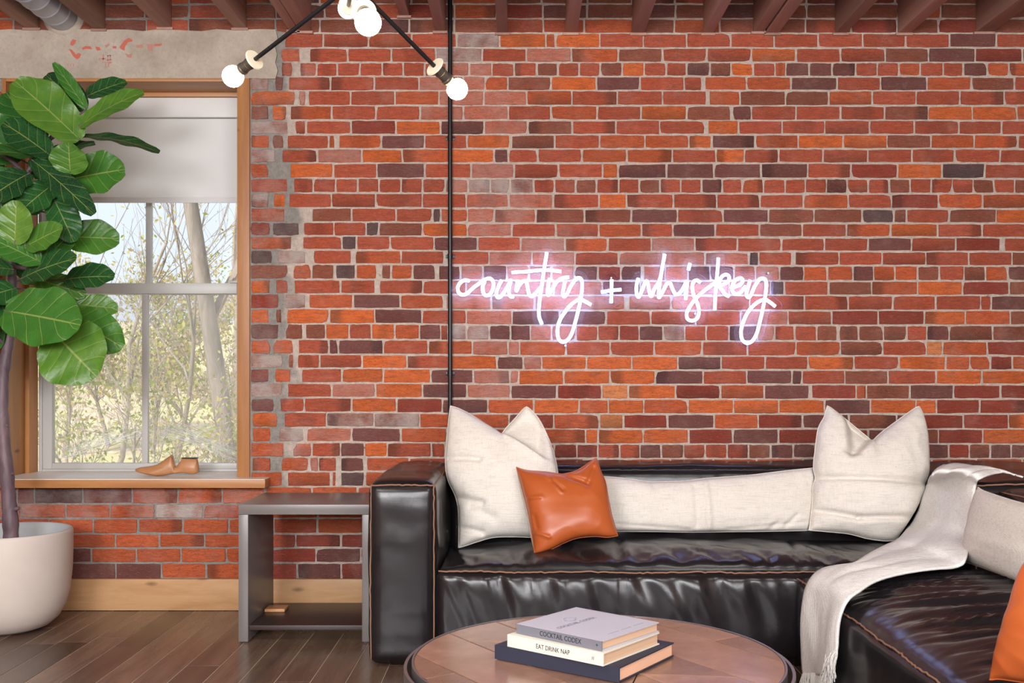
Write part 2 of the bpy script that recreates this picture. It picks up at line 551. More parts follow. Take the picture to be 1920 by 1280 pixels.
# ------------------------------------------------------------------ bricks of the back wall
BC = {'r': (193, 91, 63), 'm': (208, 99, 57), 'o': (228, 112, 54), 'd': (126, 76, 72), 'k': (98, 78, 78), 'b': (154, 88, 68),
      'p': (206, 117, 92), 'w': (180, 126, 112), 'x': (158, 66, 50), 'y': (228, 140, 84)}
BEDS = [62, 89.5, 116.7, 143, 169.6, 197.7, 225.4, 252.2, 278.8, 305.4, 334, 361.5, 389.3, 416, 442, 468.5, 495, 523.5, 550.5, 578.7,
        606.6, 636, 664, 690.5, 717.8, 745.3, 773, 801, 829, 856.5, 884, 912, 944.7, 971.8, 1000.6, 1027, 1055, 1086]
ROWS = {
0: 'A 280 r 560 r 885 m 1198 r 1520 w 1830 ; B -13 o 320 m 390 o 710 r 1022 r 1335 r 1652 r 1965 ; C 122 r 440 r 760 r 1070 r 1385 d 1725 r 2010',
1: 'A 250 m 392 ; A 460 r 735 r 1052 r 1370 w 1705 r 2023 ; B 180 p 505 m 840 b 1160 r 1480 r 1803 ; C -40 o 280 r 603 r 922 b 1235 d 1570 x 1912 r 2230',
2: 'A 258 r 340 ; A 392 p 510 r 660 r 825 r 985 r 1135 r 1290 r 1450 p 1610 p 1775 r 1935 ; B 92 r 255 b 408 r 560 r 712 b 870 o 1030 r 1188 r 1335 d 1503 b 1655 o 1815 r 1971 ; C 128 m 205 d 375 d 540 d 710 r 865 r 1020 m 1175 r 1340 r 1485 d 1655 m 1815 m 1970',
3: 'A 35 w 170 ; A 212 d 275 ; A 308 r 612 r 930 r 1250 p 1570 p 1725 m 1890 ; B 47 b 357 o 685 d 1000 r 1315 r 1445 ; B 1465 m 1765 ; C -78 m 245 d 578 r 890 d 1222 m 1545 b 1855 r 2150',
4: 'A 35 o 355 ; A 380 p 435 ; A 452 r 757 r 1075 m 1395 p 1715 p 2028 ; B 185 m 508 r 835 r 1160 r 1478 ; B 1495 m 1720 b 2048 ; C 205 b 515 m 830 r 1145 r 1460 r 1780 r 2090',
5: 'A 35 b 170 ; A 190 o 295 ; A 320 m 622 r 940 r 1258 p 1570 p 1893 ; B 50 r 357 m 690 r 1008 o 1335 b 1650 ; B 1665 d 1800 r 2123 ; C 280 r 600 r 918 b 1230 o 1548 o 1870 m 2180',
6: 'A 35 w 310 ; A 350 r 437 r 762 x 1083 o 1405 d 1718 p 2033 ; B 190 b 512 r 825 r 1140 r 1465 ; B 1485 o 1708 r 2023 ; C 180 r 487 r 810 r 1132 r 1452 r 1762 r 2080',
7: 'A 35 m 175 ; A 190 b 275 ; A 300 r 597 m 645 ; A 668 m 980 d 1290 r 1595 o 1905 ; B 72 b 385 r 708 m 1035 m 1350 o 1515 d 1830 ; C -13 m 295 o 620 o 935 b 1252 m 1562 m 1880 r 2190',
8: 'A 35 w 220 ; A 260 r 518 p 837 o 1130 m 1470 o 1790 d 1893 ; B 50 r 262 r 580 m 905 m 1230 r 1548 o 1750 r 1998 ; C 155 r 475 r 797 r 1115 r 1425 r 1750 r 2060',
9: 'A 35 m 168 ; A 318 o 630 r 945 d 1290 r 1625 p 1935 ; B 92 r 410 r 730 o 840 d 1190 d 1530 d 1870 ; C 27 d 365 r 675 x 1012 o 1330 k 1640 r 1960',
10: 'A 35 r 305 ; A 345 r 487 r 650 r 808 r 963 r 1120 r 1275 r 1440 p 1605 w 1765 w 1905 ; B 62 w 232 r 383 r 535 b 685 r 845 r 992 b 1143 r 1292 r 1442 d 1590 r 1735 m 1888 ; C 45 r 200 r 347 r 497 d 648 r 800 r 952 b 1102 r 1255 r 1405 r 1555 b 1705 r 1855 b 2000',
11: 'A 35 w 170 ; A 195 o 288 ; A 310 r 620 r 938 r 1272 r 1590 p 1895 ; B 52 p 372 r 705 o 900 r 1240 r 1550 r 1865 ; C 20 r 333 m 655 r 967 x 1303 m 1625 m 1950',
12: 'A 35 p 285 ; A 478 b 765 r 1085 r 1345 k 1408 m 1600 p 1790 p 2093 ; B 250 b 597 b 935 d 1270 r 1597 d 1925 ; C 82 b 408 b 755 k 985 b 1075 r 1383 b 1722 o 2040',
13: 'A 35 x 178 ; A 192 k 388 ; A 418 r 635 r 870 k 960 b 1275 o 1597 p 1918 ; B 75 r 392 r 702 m 1010 r 1235 d 1540 r 1860 ; C 15 b 325 r 643 m 962 o 1300 r 1620 r 1940',
14: 'A 35 m 335 ; A 408 r 695 k 800 r 1040 r 1358 d 1672 r 1983 ; B 140 p 458 m 768 r 1080 p 1395 r 1700 r 2018 ; C 175 r 485 r 798 d 1113 r 1430 x 1755 ; C 1780 r 2080',
15: 'A 35 k 195 ; A 230 w 435 ; A 488 r 762 ; A 788 m 1120 r 1430 ; A 1450 r 1755 p 2063 ; B 220 p 530 r 845 p 1165 p 1468 p 1785 k 1855 r 2093 ; C 272 r 590 r 900 r 1215 r 1525 r 1838 b 2150',
16: 'A 35 b 305 ; A 338 m 477 b 637 ; A 646 k 795 m 945 ; A 980 b 1048 m 1205 d 1370 ; A 1388 d 1550 p 1710 d 1885 ; B 40 p 200 p 360 p 525 d 695 x 860 d 1010 ; B 1025 p 1180 p 1345 d 1505 d 1675 p 1830 p 2005 ; C 162 d 335 m 505 m 690 d 838 m 992 m 1155 b 1313 r 1490 b 1645 m 1805 d 1970',
17: 'A 35 o 180 ; A 212 r 308 ; A 348 r 685 r 935 ; A 965 r 1277 r 1590 p 1900 ; B 57 p 380 p 730 d 1000 p 1320 p 1640 p 1940 ; C 97 k 195 r 515 b 825 m 1155 o 1480 x 1815 b 2130',
18: 'A 35 x 240 ; A 282 w 435 ; A 455 m 775 d 1115 m 1430 ; A 1445 p 1770 p 2083 ; B 240 p 560 p 890 ; B 920 p 1220 p 1540 r 1790 r 2183 ; C 340 r 655 r 978 r 1288 r 1610 r 1685 d 2000',
19: 'A 35 o 170 ; A 215 b 262 ; A 296 o 603 o 930 d 1273 r 1590 p 1920 ; B 77 d 420 d 755 r 1075 r 1400 r 1725 p 2065 ; C 222 r 537 x 872 x 1203 o 1500 m 1823 b 2140',
20: 'A 35 d 240 ; A 285 b 415 ; A 430 b 577 o 745 r 908 o 1075 m 1255 d 1405 r 1460 w 1590 w 1755 d 1910 ; B 67 d 210 p 362 p 540 r 695 r 848 x 993 d 1165 w 1320 r 1475 r 1640 d 1843 ; C 0 p 125 r 270 r 428 b 578 ; C 590 b 730 b 908 b 1080 r 1222 d 1385 b 1695 b 2010',
21: 'A 35 m 185 ; A 197 m 345 ; A 378 r 600 d 670 d 993 r 1315 m 1635 p 1890 ; B 47 p 130 m 465 r 785 r 1100 m 1447 r 1775 r 2121 ; C 278 m 598 b 905 r 1220 y 1335 m 1655 x 1980',
22: 'A 35 w 270 ; A 310 r 350 ; A 373 r 533 r 840 o 1163 r 1475 o 1810 d 2003 ; B 160 p 290 o 613 o 940 o 1272 d 1583 r 1900 ; C 57 r 365 o 697 r 1020 o 1360 m 1530 m 1680 x 1840 m 1990',
23: 'A 35 x 170 ; A 210 m 330 ; A 398 r 695 o 990 o 1335 d 1640 p 1905 ; B 62 p 125 o 450 o 783 o 1108 d 1453 r 1768 d 2093 ; C 250 d 325 r 630 b 942 r 1288 o 1620 o 1940',
24: 'A 35 w 270 ; A 300 r 622 p 935 o 1275 d 1595 p 1910 ; B 67 d 402 x 722 y 915 o 1255 x 1578 m 1893 ; C 50 d 375 ; C 390 x 715 m 785 b 1100 d 1415 x 1752 x 2080',
25: 'A 35 d 210 ; A 248 r 422 r 765 o 1090 x 1418 d 1745 m 2075 ; B 232 o 562 m 770 o 1025 m 1345 o 1672 o 1998 ; C 155 o 485 d 815 o 1143 o 1290 x 1605 x 1940',
26: 'A 45 o 230 ; A 278 r 583 w 925 w 1255 m 1470 r 1630 m 1900 ; B 57 d 230 x 378 m 705 y 880 x 1198 d 1533 m 1848 ; C 5 x 328 d 660 b 1005 d 1170 x 1487 x 1810 o 2100',
27: 'A 45 m 185 ; A 238 w 425 ; A 438 p 765 d 1118 m 1450 r 1800 r 2143 ; B 300 m 607 o 697 o 1020 o 1350 x 1668 d 1995 ; C 152 x 480 x 800 d 1120 b 1305 x 1625 o 1950',
28: 'A 35 m 280 ; A 340 p 478 r 685 d 858 o 1020 r 1338 r 1440 r 1600 r 1760 r 1920 r 2080 r 2223 ; B 380 x 545 x 695 r 852 r 998 d 1152 b 1313 r 1467 r 1625 x 1780 b 1940 ; C 97 d 260 d 420 r 580 r 740 r 900 r 1060 r 1230 d 1380 x 1527 b 1680 d 1830 d 1980',
29: 'A 45 m 185 ; A 253 m 460 p 527 r 655 ; A 685 d 855 ; A 870 m 1180 r 1490 ; C 1580 r 1910 o 2200',
30: 'A 40 m 265 ; A 298 m 612 ; A 620 r 655 ; A 685 k 855 ; A 865 m 1010 r 1330 ; C 1740 x 2060',
31: 'L 130 d 268 k 645 d 1035 r 1390 m 1740 m 2070 ; P 497 m 585 m 670 r 752',
32: 'L -200 r 160 p 512 m 860 m 1212 w 1590 r 1880 ; P 450 r 510 m 595 m 685 r 770',
33: 'L -330 r 20 r 380 m 727 m 1080 m 1432 m 1790 ; P 429 m 512 r 595 m 680 r 765',
34: 'L -160 r 190 r 548 m 900 m 1248 m 1600 m 1950 ; P 467 r 554 x 639 x 724',
35: 'L -340 r 10 r 370 d 715 m 1065 m 1415 m 1770 ; P 424 m 508 x 592 d 676 r 760',
36: 'L -140 r 210 r 555 d 905 d 1260 m 1612 m 1960 ; P 470 x 557 d 640 x 722',
}
OFF = {'A': (460, 3.84), 'B': (940, 3.84), 'C': (1420, 3.84), 'L': (0, 4.174), 'P': (0, 1.0)}
rng = random.Random(7)
bricks = []      # (px0, px1, course, colour)
def drift(px, c):
    return 3.0 * min(max((px - 700) / 300, 0), 1) * min(max((c - 8) / 6, 0), 1)
for c in range(-4, 37):
    ints = []
    for seg in ROWS.get(c, '').split(';'):
        tk = seg.split()
        if not tk: continue
        off, sc = OFF[tk[0]]
        nums = [off + float(q) / sc for q in tk[1::2]]
        cols = tk[2::2]
        for a, b, k in zip(nums, nums[1:], cols):
            ints.append((a, b, k))
    ints.sort()
    # fill what the photograph hides or leaves out of the frame with plain stretchers
    if c < 0: lo, hi = -308, 2260
    elif c < 31: lo, hi = (-308 if c > 3 else None), 2260
    else: lo, hi = -308, 2260
    end = max(i[1] for i in ints) if ints else lo
    spans = []
    if not ints: spans.append((lo, hi))
    else:
        if c >= 4 and c < 31: spans.append((-308, 5.5))
        if c >= 31: spans.append((-308, ints[0][0]))
        if c in (29, 30):
            a = max(i[1] for i in ints if i[1] < 1000); b = min(i[0] for i in ints if i[0] > 1500)
            spans.append((a, b))
        spans.append((end, hi))
    for a, b in spans:
        if b - a < 12: continue
        n = max(1, round((b - a) / 83.0))
        js = [a + (b - a) * i / n + (rng.uniform(-5, 5) if 0 < i < n else 0) for i in range(n + 1)]
        for p, q in zip(js, js[1:]):
            ints.append((p, q, rng.choice('rrrmmbxod' if c >= 0 else 'rmbbxdmb')))
    for a, b, k in ints:
        bricks.append((a, b, c, k))

def brick_shape(w, h):
    """irregular brick centred on its face, face at y=0, in local space"""
    n1, n2 = 6, 2
    pts = []
    for i in range(n1): pts.append((-w / 2 + w * i / n1, -h / 2))
    for i in range(n2): pts.append((w / 2, -h / 2 + h * i / n2))
    for i in range(n1): pts.append((w / 2 - w * i / n1, h / 2))
    for i in range(n2): pts.append((-w / 2, h / 2 - h * i / n2))
    return pts

def build_brick(bx, bz, w, h, col, lime, r, rough):
    q = []
    base = brick_shape(w, h)
    for i, (x, z) in enumerate(base):
        corner = abs(abs(x) - w / 2) < 1e-6 and abs(abs(z) - h / 2) < 1e-6
        if corner:
            k = (r.uniform(.0004, .0022) if r.random() < .93 else r.uniform(.003, .008)) * rough
            x -= math.copysign(k, x); z -= math.copysign(k * .8, z)
        q.append((x + r.uniform(-.0014, .0014) * rough, z + r.uniform(-.0016, .0016) * rough))
    proud = r.uniform(-.002, .003)
    ty, tx = r.uniform(-.002, .002), r.uniform(-.002, .002)
    f = lambda x, z: -proud + tx * x / w * 2 + ty * z / h * 2
    n = len(q)
    vs = []
    for x, z in q: vs.append((bx + x, .012, bz + z))
    for x, z in q: vs.append((bx + x * .995, .0025 + f(x, z), bz + z * .985))
    for x, z in q:
        sx = max(0, 1 - .004 / (w / 2)); sz = max(0, 1 - .004 / (h / 2))
        vs.append((bx + x * sx, f(x, z), bz + z * sz))
    fs = []
    for i in range(n):
        j = (i + 1) % n
        fs.append((i, j, n + j, n + i)); fs.append((n + i, n + j, 2 * n + j, 2 * n + i))
    # face: strip of quads across the brick
    b0 = 2 * n
    fs.append((b0 + 0, b0 + 1, b0 + 13, b0 + 14, b0 + 15)); fs.append((b0 + 5, b0 + 6, b0 + 7, b0 + 8, b0 + 9))
    for i in range(1, 5): fs.append((b0 + i, b0 + i + 1, b0 + 13 - i, b0 + 14 - i))
    flash = r.random()
    cs = []
    for v in vs:
        k = 1.0
        t = (v[0] - bx) / (w / 2)
        if flash < .10 and t > .6: k = .5
        if .10 <= flash < .20 and t < -.6: k = .5
        if .20 <= flash < .30 and v[2] < bz - h * .3: k = .62
        if .30 <= flash < .38 and abs(t) < .4: k = .78
        cs.append((col[0] * k, col[1] * (k * .85 + .15), col[2] * (k * .7 + .3), lime))
    return vs, fs, cs

def paint(me, cols):
    a = me.color_attributes.new('bc', 'FLOAT_COLOR', 'POINT')
    a.data.foreach_set('color', np.array(cols, dtype=np.float32).ravel())

made = []
for a, b, c, k in bricks:
    if c >= 0:
        t0, t1 = BEDS[c], BEDS[c + 1]
    else:
        t0, t1 = 62 + 27.3 * c, 62 + 27.3 * (c + 1)
    d = drift((a + b) / 2, c)
    t0 += d; t1 += d
    gap = rng.uniform(2.0, 3.6)
    px0, px1 = a + gap / 2, b - gap / 2
    py0, py1 = t0 + rng.uniform(1.1, 2.0), t1 - rng.uniform(1.1, 2.2)
    p, q = W(px0, py1), W(px1, py0)
    bx, bz, w, h = (p.x + q.x) / 2, (p.z + q.z) / 2, q.x - p.x, q.z - p.z
    if bz + h / 2 > ZT - .01 or bz - h / 2 < .0: continue
    if p.x < XL + .01 or q.x > XR - .01: continue
    # keep clear of the window opening and the concrete lintel
    if p.x < OPR - .004 and q.x > OPL + .004 and q.z > OPB + .01 and p.z < OPT: continue
    if c in (0, 1, 2) and p.x < W(519, 0).x: continue
    if c == 3 and p.x < OPR - .004: continue
    quoin = px1 < 470 + 115 and c >= 1 and c < 31 and px0 > 300
    col = srgb(*BC[k])
    j = rng.uniform(.86, 1.12)
    col = tuple(x * j for x in col)
    lime = {'w': .75, 'p': .25}.get(k, .05) + (.12 if quoin else 0)
    if px0 < 430 and c in (31, 32): lime += .3
    vs, fs, cs = build_brick(bx, bz, w, h, col, lime, rng, 1.5 if quoin else 1.0)
    vis = 1.0 if (0 < (px0 + px1) / 2 < 1920 and 0 < py0) else 0
    if py0 > 880 and px0 > 690 and px1 < 1780: vis = 0
    if py0 > 1000 and px1 < 130: vis = 0
    made.append((w * h * vis + 1e-6 * rng.random(), vs, fs, cs, (bx, 0, bz)))
made.sort(key=lambda m: -m[0])
for area, vs, fs, cs, cen in made[:300]:
    mb = MB().add(vs, fs)
    o = obj('brick', mb, M['brick'], wall, loc=cen)
    paint(o.data, cs)
mb = MB(); allc = []
for area, vs, fs, cs, cen in made[300:]:
    mb.add(vs, fs); allc += cs
o = obj('brick_field', mb, M['brick'], wall)
paint(o.data, allc)
o['kind'] = 'stuff'

# concrete lintel with faded red stencil
lint = MB()
rl = random.Random(3)
lx1 = W(517, 0).x
top, bot = W(0, 57).z, W(0, 148).z
n = 30
poly_t = [(XL + (lx1 - XL) * i / n, top + rl.uniform(-.006, .006)) for i in range(n + 1)]
poly_r = [(lx1 + rl.uniform(-.012, .012), top + (bot - top) * i / 6) for i in range(1, 6)]
poly = poly_t + poly_r + [(lx1, bot), (OPR + .05, bot), (OPR + .05, OPT), (XL, OPT)]
lint.prism([(x, z) for x, z in poly], -.006, .01)
lintel = obj('lintel', lint, M['concrete'], wall, recalc=True)
marks = [
 ('red_paint', [(265, 160), (300, 115), (352, 128), (340, 165), (300, 215), (262, 200)]),
 ('red_paint', [(235, 255), (285, 270), (350, 345), (385, 318), (428, 340), (400, 395), (360, 415), (305, 365)]),
 ('red_paint', [(440, 245), (490, 215), (565, 222), (592, 265), (500, 258), (445, 272)]),
 ('red_paint', [(635, 225), (700, 232), (722, 275), (665, 285)]),
 ('pale_paint', [(780, 205), (855, 180), (850, 200), (800, 245)]),
 ('red_paint', [(895, 218), (955, 220), (950, 255), (900, 250)]),
 ('red_paint', [(1000, 230), (1075, 130), (1140, 95), (1195, 122), (1190, 150), (1130, 158), (1082, 222), (1075, 285), (1020, 262)]),
 ('pale_paint', [(1080, 320), (1140, 345), (1190, 320), (1180, 395), (1120, 385)]),
 ('pale_paint', [(1250, 208), (1350, 190), (1352, 240), (1255, 242)]),
 ('pale_paint', [(1410, 190), (1520, 185), (1510, 235), (1492, 292), (1430, 290)]),
 ('red_paint', [(1520, 190), (1640, 178), (1618, 214), (1530, 216)]),
 ('pale_paint', [(745, 340), (768, 340), (765, 440), (748, 440)]), ('pale_paint', [(690, 402), (790, 396), (790, 412), (690, 420)]),
 ('pale_paint', [(810, 355), (870, 350), (870, 366), (812, 370)]), ('pale_paint', [(812, 420), (888, 416), (888, 432), (812, 436)]),
 ('pale_paint', [(820, 355), (834, 355), (832, 430), (818, 430)]), ('pale_paint', [(855, 355), (870, 355), (868, 425), (854, 425)]),
 ('pale_paint', [(785, 470), (800, 470), (800, 540), (786, 540)]), ('pale_paint', [(830, 462), (880, 460), (880, 474), (845, 478), (844, 530), (830, 530)]),
 ('pale_paint', [(740, 455), (890, 448), (890, 458), (740, 466)]),
 ('pale_paint', [(222, 480), (232, 480), (232, 525), (222, 525)]), ('pale_paint', [(262, 480), (272, 480), (272, 525), (262, 525)]), ('pale_paint', [(305, 480), (316, 480), (316, 525), (305, 525)]),
]
for mt, pl in marks:
    mb = MB()
    mb.prism([((W(100 + x / 8, 60 + y / 8)).x, (W(100 + x / 8, 60 + y / 8)).z) for x, y in pl], -.0066, -.0058)
    obj('stencil_mark', mb, M[mt], lintel, recalc=True)

# other walls, floor, ceiling
struct(obj('wall_left', MB().box(XL - .2, XL, YR, .36, -.02, ZT), M['plaster']))
struct(obj('wall_right', MB().box(XR, XR + .2, YR, .36, -.02, ZT), M['plaster']))
holes = [(wx - .92, wx + .92, 1.45, 2.87) for wx in (-2.1, 0, 2.1)]
struct(obj('wall_rear', wall_with_hole(XL - .2, XR + .2, YR - .3, YR, -.02, ZT, holes), M['plaster']))

flo = struct(obj('floor', MB().box(XL - .2, XR + .2, YR - .3, .36, -.05, -.0012), M['joint']))
PW = .131
rf = random.Random(11)
x = -.7736 - PW * 20
cells = []
while x < XR:
    y = .0 - rf.uniform(.15, 1.3)
    y1 = 0.0
    while y1 > YR:
        L = rf.uniform(.9, 1.7)
        cells.append((max(x, XL), min(x + PW, XR), max(y, YR), y1))
        y1 = y; y -= L
    x += PW
cells = [cc for cc in cells if cc[1] - cc[0] > .02 and cc[3] - cc[2] > .02]
def vis_floor(cc):
    ym = (cc[2] + cc[3]) / 2; xm = (cc[0] + cc[1]) / 2
    return abs(xm + 1.4) + abs(ym + 1.0) * .8
cells.sort(key=vis_floor)
rest = MB()
for i, (x0, x1, y0, y1) in enumerate(cells):
    mb = MB() if i < 300 else rest
    zt = rf.uniform(-.0004, .0004)
    g = .0013; b = .0012
    vs = [(x0 + g, y0 + g, -.004), (x1 - g, y0 + g, -.004), (x1 - g, y1 - g, -.004), (x0 + g, y1 - g, -.004),
          (x0 + g, y0 + g, zt - b), (x1 - g, y0 + g, zt - b), (x1 - g, y1 - g, zt - b), (x0 + g, y1 - g, zt - b),
          (x0 + g + b, y0 + g + b, zt), (x1 - g - b, y0 + g + b, zt), (x1 - g - b, y1 - g - b, zt), (x0 + g + b, y1 - g - b, zt)]
    fs = [(8, 9, 10, 11)]
    for k in range(4):
        j = (k + 1) % 4
        fs += [(k, j, 4 + j, 4 + k), (4 + k, 4 + j, 8 + j, 8 + k)]
    mb.add(vs, fs)
    if i < 300: obj('plank', mb, M['floor'], flo, loc=((x0 + x1) / 2, (y0 + y1) / 2, 0))
if rest.v:
    o = obj('plank_field', rest, M['floor'], flo); o['kind'] = 'stuff'

ceil = struct(obj('ceiling', MB().box(XL - .2, XR + .2, YR - .3, .36, ZT, ZT + .06), M['deck']))
JO = [(-215, -190, 58), (-80, -56, 58), (48, 74, 53), (176, 198, 55), (299, 322, 52), (439, 463, 53), (542, 560, 57), (562, 584, 59), (749, 768, 30), (816, 836, 59),
      (932, 952, 62), (1060, 1082, 62), (1185, 1208, 62.5), (1318, 1337, 62.5), (1412, 1432, 60), (1436, 1460, 62.5), (1565, 1587, 62.5), (1683, 1707, 62.5),
      (1829, 1861, 60.5), (1965, 1990, 60), (2090, 2115, 60)]
for a, b, py in JO:
    z0 = W(0, py).z
    mb = MB().rbox(W(a, 0).x, W(b, 0).x, YR, -.001, z0, ZT, .004)
    obj('joist', mb, M['joist'], ceil, smooth=30)
    # dark bearing pad that the joist end sits on
    obj('bearing_pad', MB().box(W(a - 4, 0).x, W(b + 3, 0).x, -.012, .004, z0 - .012, z0 - .0005), M['joist'], ceil)

base = struct(obj('baseboard_back', MB().rbox(XL + .001, XR - .001, -.022, .004, .0015, W(0, 1085.5, -.022).z, .004), M['base'], smooth=30))

# ------------------------------------------------------------------ window
win = bpy.data.objects.new('window_1', None); COL.objects.link(win); win.location = ((WIN_L + WIN_R) / 2, .15, WIN_B); struct(win)
e = .0008
obj('jamb', MB().rbox(OPL, WIN_L, -.004, .19, WIN_B, OPT, .002), M['fir'], win, smooth=30)
obj('jamb', MB().rbox(WIN_R, OPR, -.008, .19, WIN_B, OPT, .002), M['fir'], win, smooth=30)
obj('stop', MB().rbox(OPL, WIN_L + .02, .19 + e, .288, WIN_B, WIN_T - .02, .002), M['fir'], win, smooth=30)
obj('stop', MB().rbox(WIN_R - .02, OPR, .19 + e, .288, WIN_B, WIN_T - .02, .002), M['fir'], win, smooth=30)
obj('header', MB().rbox(WIN_L + e, WIN_R - e, -.006, .19, WIN_T, OPT, .002), M['fir_h'], win, smooth=30)
obj('header_stop', MB().rbox(OPL, OPR, .19 + e, .288, WIN_T - .02, OPT, .002), M['fir_h'], win, smooth=30)
sl, sr = -2.56, W(497, 0, -.1).x
sill = obj('sill', MB().rbox(sl, sr, -.10, -.001, WIN_B - .042, WIN_B - .003, .003).box(OPL + e, OPR - e, -.001, .31, WIN_B - .041, WIN_B - .003), M['fir_h'], win, smooth=30)
obj('sill_top', MB().box(sl + .002, sr - .002, -.099, -.001, WIN_B - .003, WIN_B).box(OPL + e, OPR - e, -.001, .31, WIN_B - .003, WIN_B), M['sill_top'], sill)
FY = .29
fl, fr, fb, ft = WIN_L + .02, WIN_R - .02, WIN_B, WIN_T - .02
mid = (fl + fr) / 2
ZM0, ZM1 = 1.543, 1.597
def frame_bar(x0, x1, y0, y1, z0, z1, par, nm='bar'):
    return obj(nm, MB().rbox(x0, x1, y0, y1, z0, z1, .003), M['alu'], par, smooth=30)
for nm, bx in (('outer_frame', (fl, fl + .018, FY, FY + .12, fb, ft)), ('outer_frame', (fr - .018, fr, FY, FY + .12, fb, ft)),
               ('outer_frame', (fl + .018, fr - .018, FY, FY + .12, fb, fb + .012)), ('outer_frame', (fl + .018, fr - .018, FY, FY + .12, ft - .02, ft))):
    frame_bar(*bx, win, nm)
# lower sash (nearer) and upper sash (further out)
for nm, y0, zb, zt, rails in (('lower_sash', FY + .008, fb + .012, ZM1, (.030, .054)), ('upper_sash', FY + .062, ZM0, ft - .02, (.05, .04))):
    s0, s1 = fl + .018, fr - .018
    mb = MB()
    mb.rbox(s0, s0 + .047, y0, y0 + .04, zb, zt, .003).rbox(s1 - .047, s1, y0, y0 + .04, zb, zt, .003)
    mb.rbox(s0 + .047, s1 - .047, y0, y0 + .04, zb, zb + rails[0], .003).rbox(s0 + .047, s1 - .047, y0, y0 + .04, zt - rails[1], zt, .003)
    sash = obj(nm, mb, M['alu'], win, smooth=30)
    frame_bar(mid - .015, mid + .015, y0 + .006, y0 + .032, zb + rails[0], zt - rails[1], sash, 'muntin')
    for a, b in ((s0 + .047, mid - .015), (mid + .015, s1 - .047)):
        obj('pane', MB().box(a, b, y0 + .017, y0 + .021, zb + rails[0], zt - rails[1]), M['glass'], sash)
def screen_material():
    t = NT('insect_screen')
    tr = t.n('ShaderNodeBsdfTransparent')
    d = t.n('ShaderNodeBsdfDiffuse'); d.inputs[0].default_value = (.62, .60, .58, 1)
    tl = t.n('ShaderNodeBsdfTranslucent'); tl.inputs[0].default_value = (.62, .60, .58, 1)
    a = t.n('ShaderNodeMixShader'); a.inputs[0].default_value = .6
    t.l(d.outputs[0], a.inputs[1]); t.l(tl.outputs[0], a.inputs[2])
    b = t.n('ShaderNodeMixShader'); b.inputs[0].default_value = .15
    t.l(tr.outputs[0], b.inputs[1]); t.l(a.outputs[0], b.inputs[2])
    return t.done(b)
obj('insect_screen', MB().box(fl + .02, fr - .02, FY + .112, FY + .1125, fb + .014, ZM0), screen_material(), win)
obj('latch', MB().rbox(fr - .1, fr - .06, FY - .0, FY + .02, ZM1, ZM1 + .012, .003), M['alu'], win, smooth=30)

# roller shade
sh = thing('roller_shade', 'off-white fabric roller shade pulled halfway down the window', 'window shade', ((WIN_L + WIN_R) / 2, .24, 2.0))
zs, zf = W(0, 378, .24).z, W(0, 222, .23).z
obj('fabric', MB().box(WIN_L + .034, WIN_R - .024, .2395, .2405, zs, WIN_T - .03), M['shade'], sh)
obj('hem_bar', MB().rbox(WIN_L + .034, WIN_R - .024, .236, .244, zs - .006, zs + .022, .002), M['shade'], sh, smooth=30)
obj('fascia', MB().rbox(WIN_L + .03, WIN_R - .0215, .205, .225, zf, WIN_T - .021, .004), plain('fascia_white', (.66, .65, .63), .5), sh, smooth=30)

# ================================================================== OUTDOORS beyond the window
M['litter'] = (lambda t: t.done(t.bsdf(t.mix(t.ramp(t.noise(t.coord(), 1.1, 6, .7), [(.4, 0.0), (.62, 1.0)]),
              t.ramp(t.noise(t.coord(), 5, 6, .75), [(.3, (0.40, 0.30, 0.20)), (.55, (0.70, 0.57, 0.45)), (.75, (0.90, 0.80, 0.72))]), (0.60, 0.58, 0.28)), .95, 0, None, .1)))(NT('leaf_litter'))
M['tbark'] = wood('tree_bark', (0.54, 0.46, 0.41), (0.28, 0.23, 0.19), (8, 8, 1.5), .9, .15, .6)
def foliage(name, c):
    t = NT(name)
    geo = t.n('ShaderNodeNewGeometry')
    col = t.mix(t.noise(geo.outputs['Position'], 3.0, 2), c, tuple(x * .55 for x in c))
    d = t.n('ShaderNodeBsdfDiffuse'); tl = t.n('ShaderNodeBsdfTranslucent')
    t.l(col, d.inputs[0]); t.l(col, tl.inputs[0])
    mx = t.n('ShaderNodeMixShader'); mx.inputs[0].default_value = .45
    t.l(d.outputs[0], mx.inputs[1]); t.l(tl.outputs[0], mx.inputs[2])
    return t.done(mx)
M['yleaf'] = foliage('yellow_leaf', (0.74, 0.66, 0.24))
M['gleaf'] = foliage('green_leaf', (0.40, 0.48, 0.13))
M['tleaf'] = foliage('tan_leaf', (0.74, 0.58, 0.44))

def bank_z(x, y):
    t = min(max((y - 3.0) / 22.0, 0), 1)
    return -.55 + 3.2 * t ** 1.25 + .25 * mn.noise(Vector((x * .25, y * .25, 3)))
rows = []
for i in range(50):
    y = .5 + 40 * (i / 49) ** 1.6
    rows.append([(-26 + 44 * j / 60, y, bank_z(-26 + 44 * j / 60, y) if y > .6 else -.55) for j in range(61)])
gr = struct(obj('hillside', MB().grid(rows), M['litter'], smooth=True))

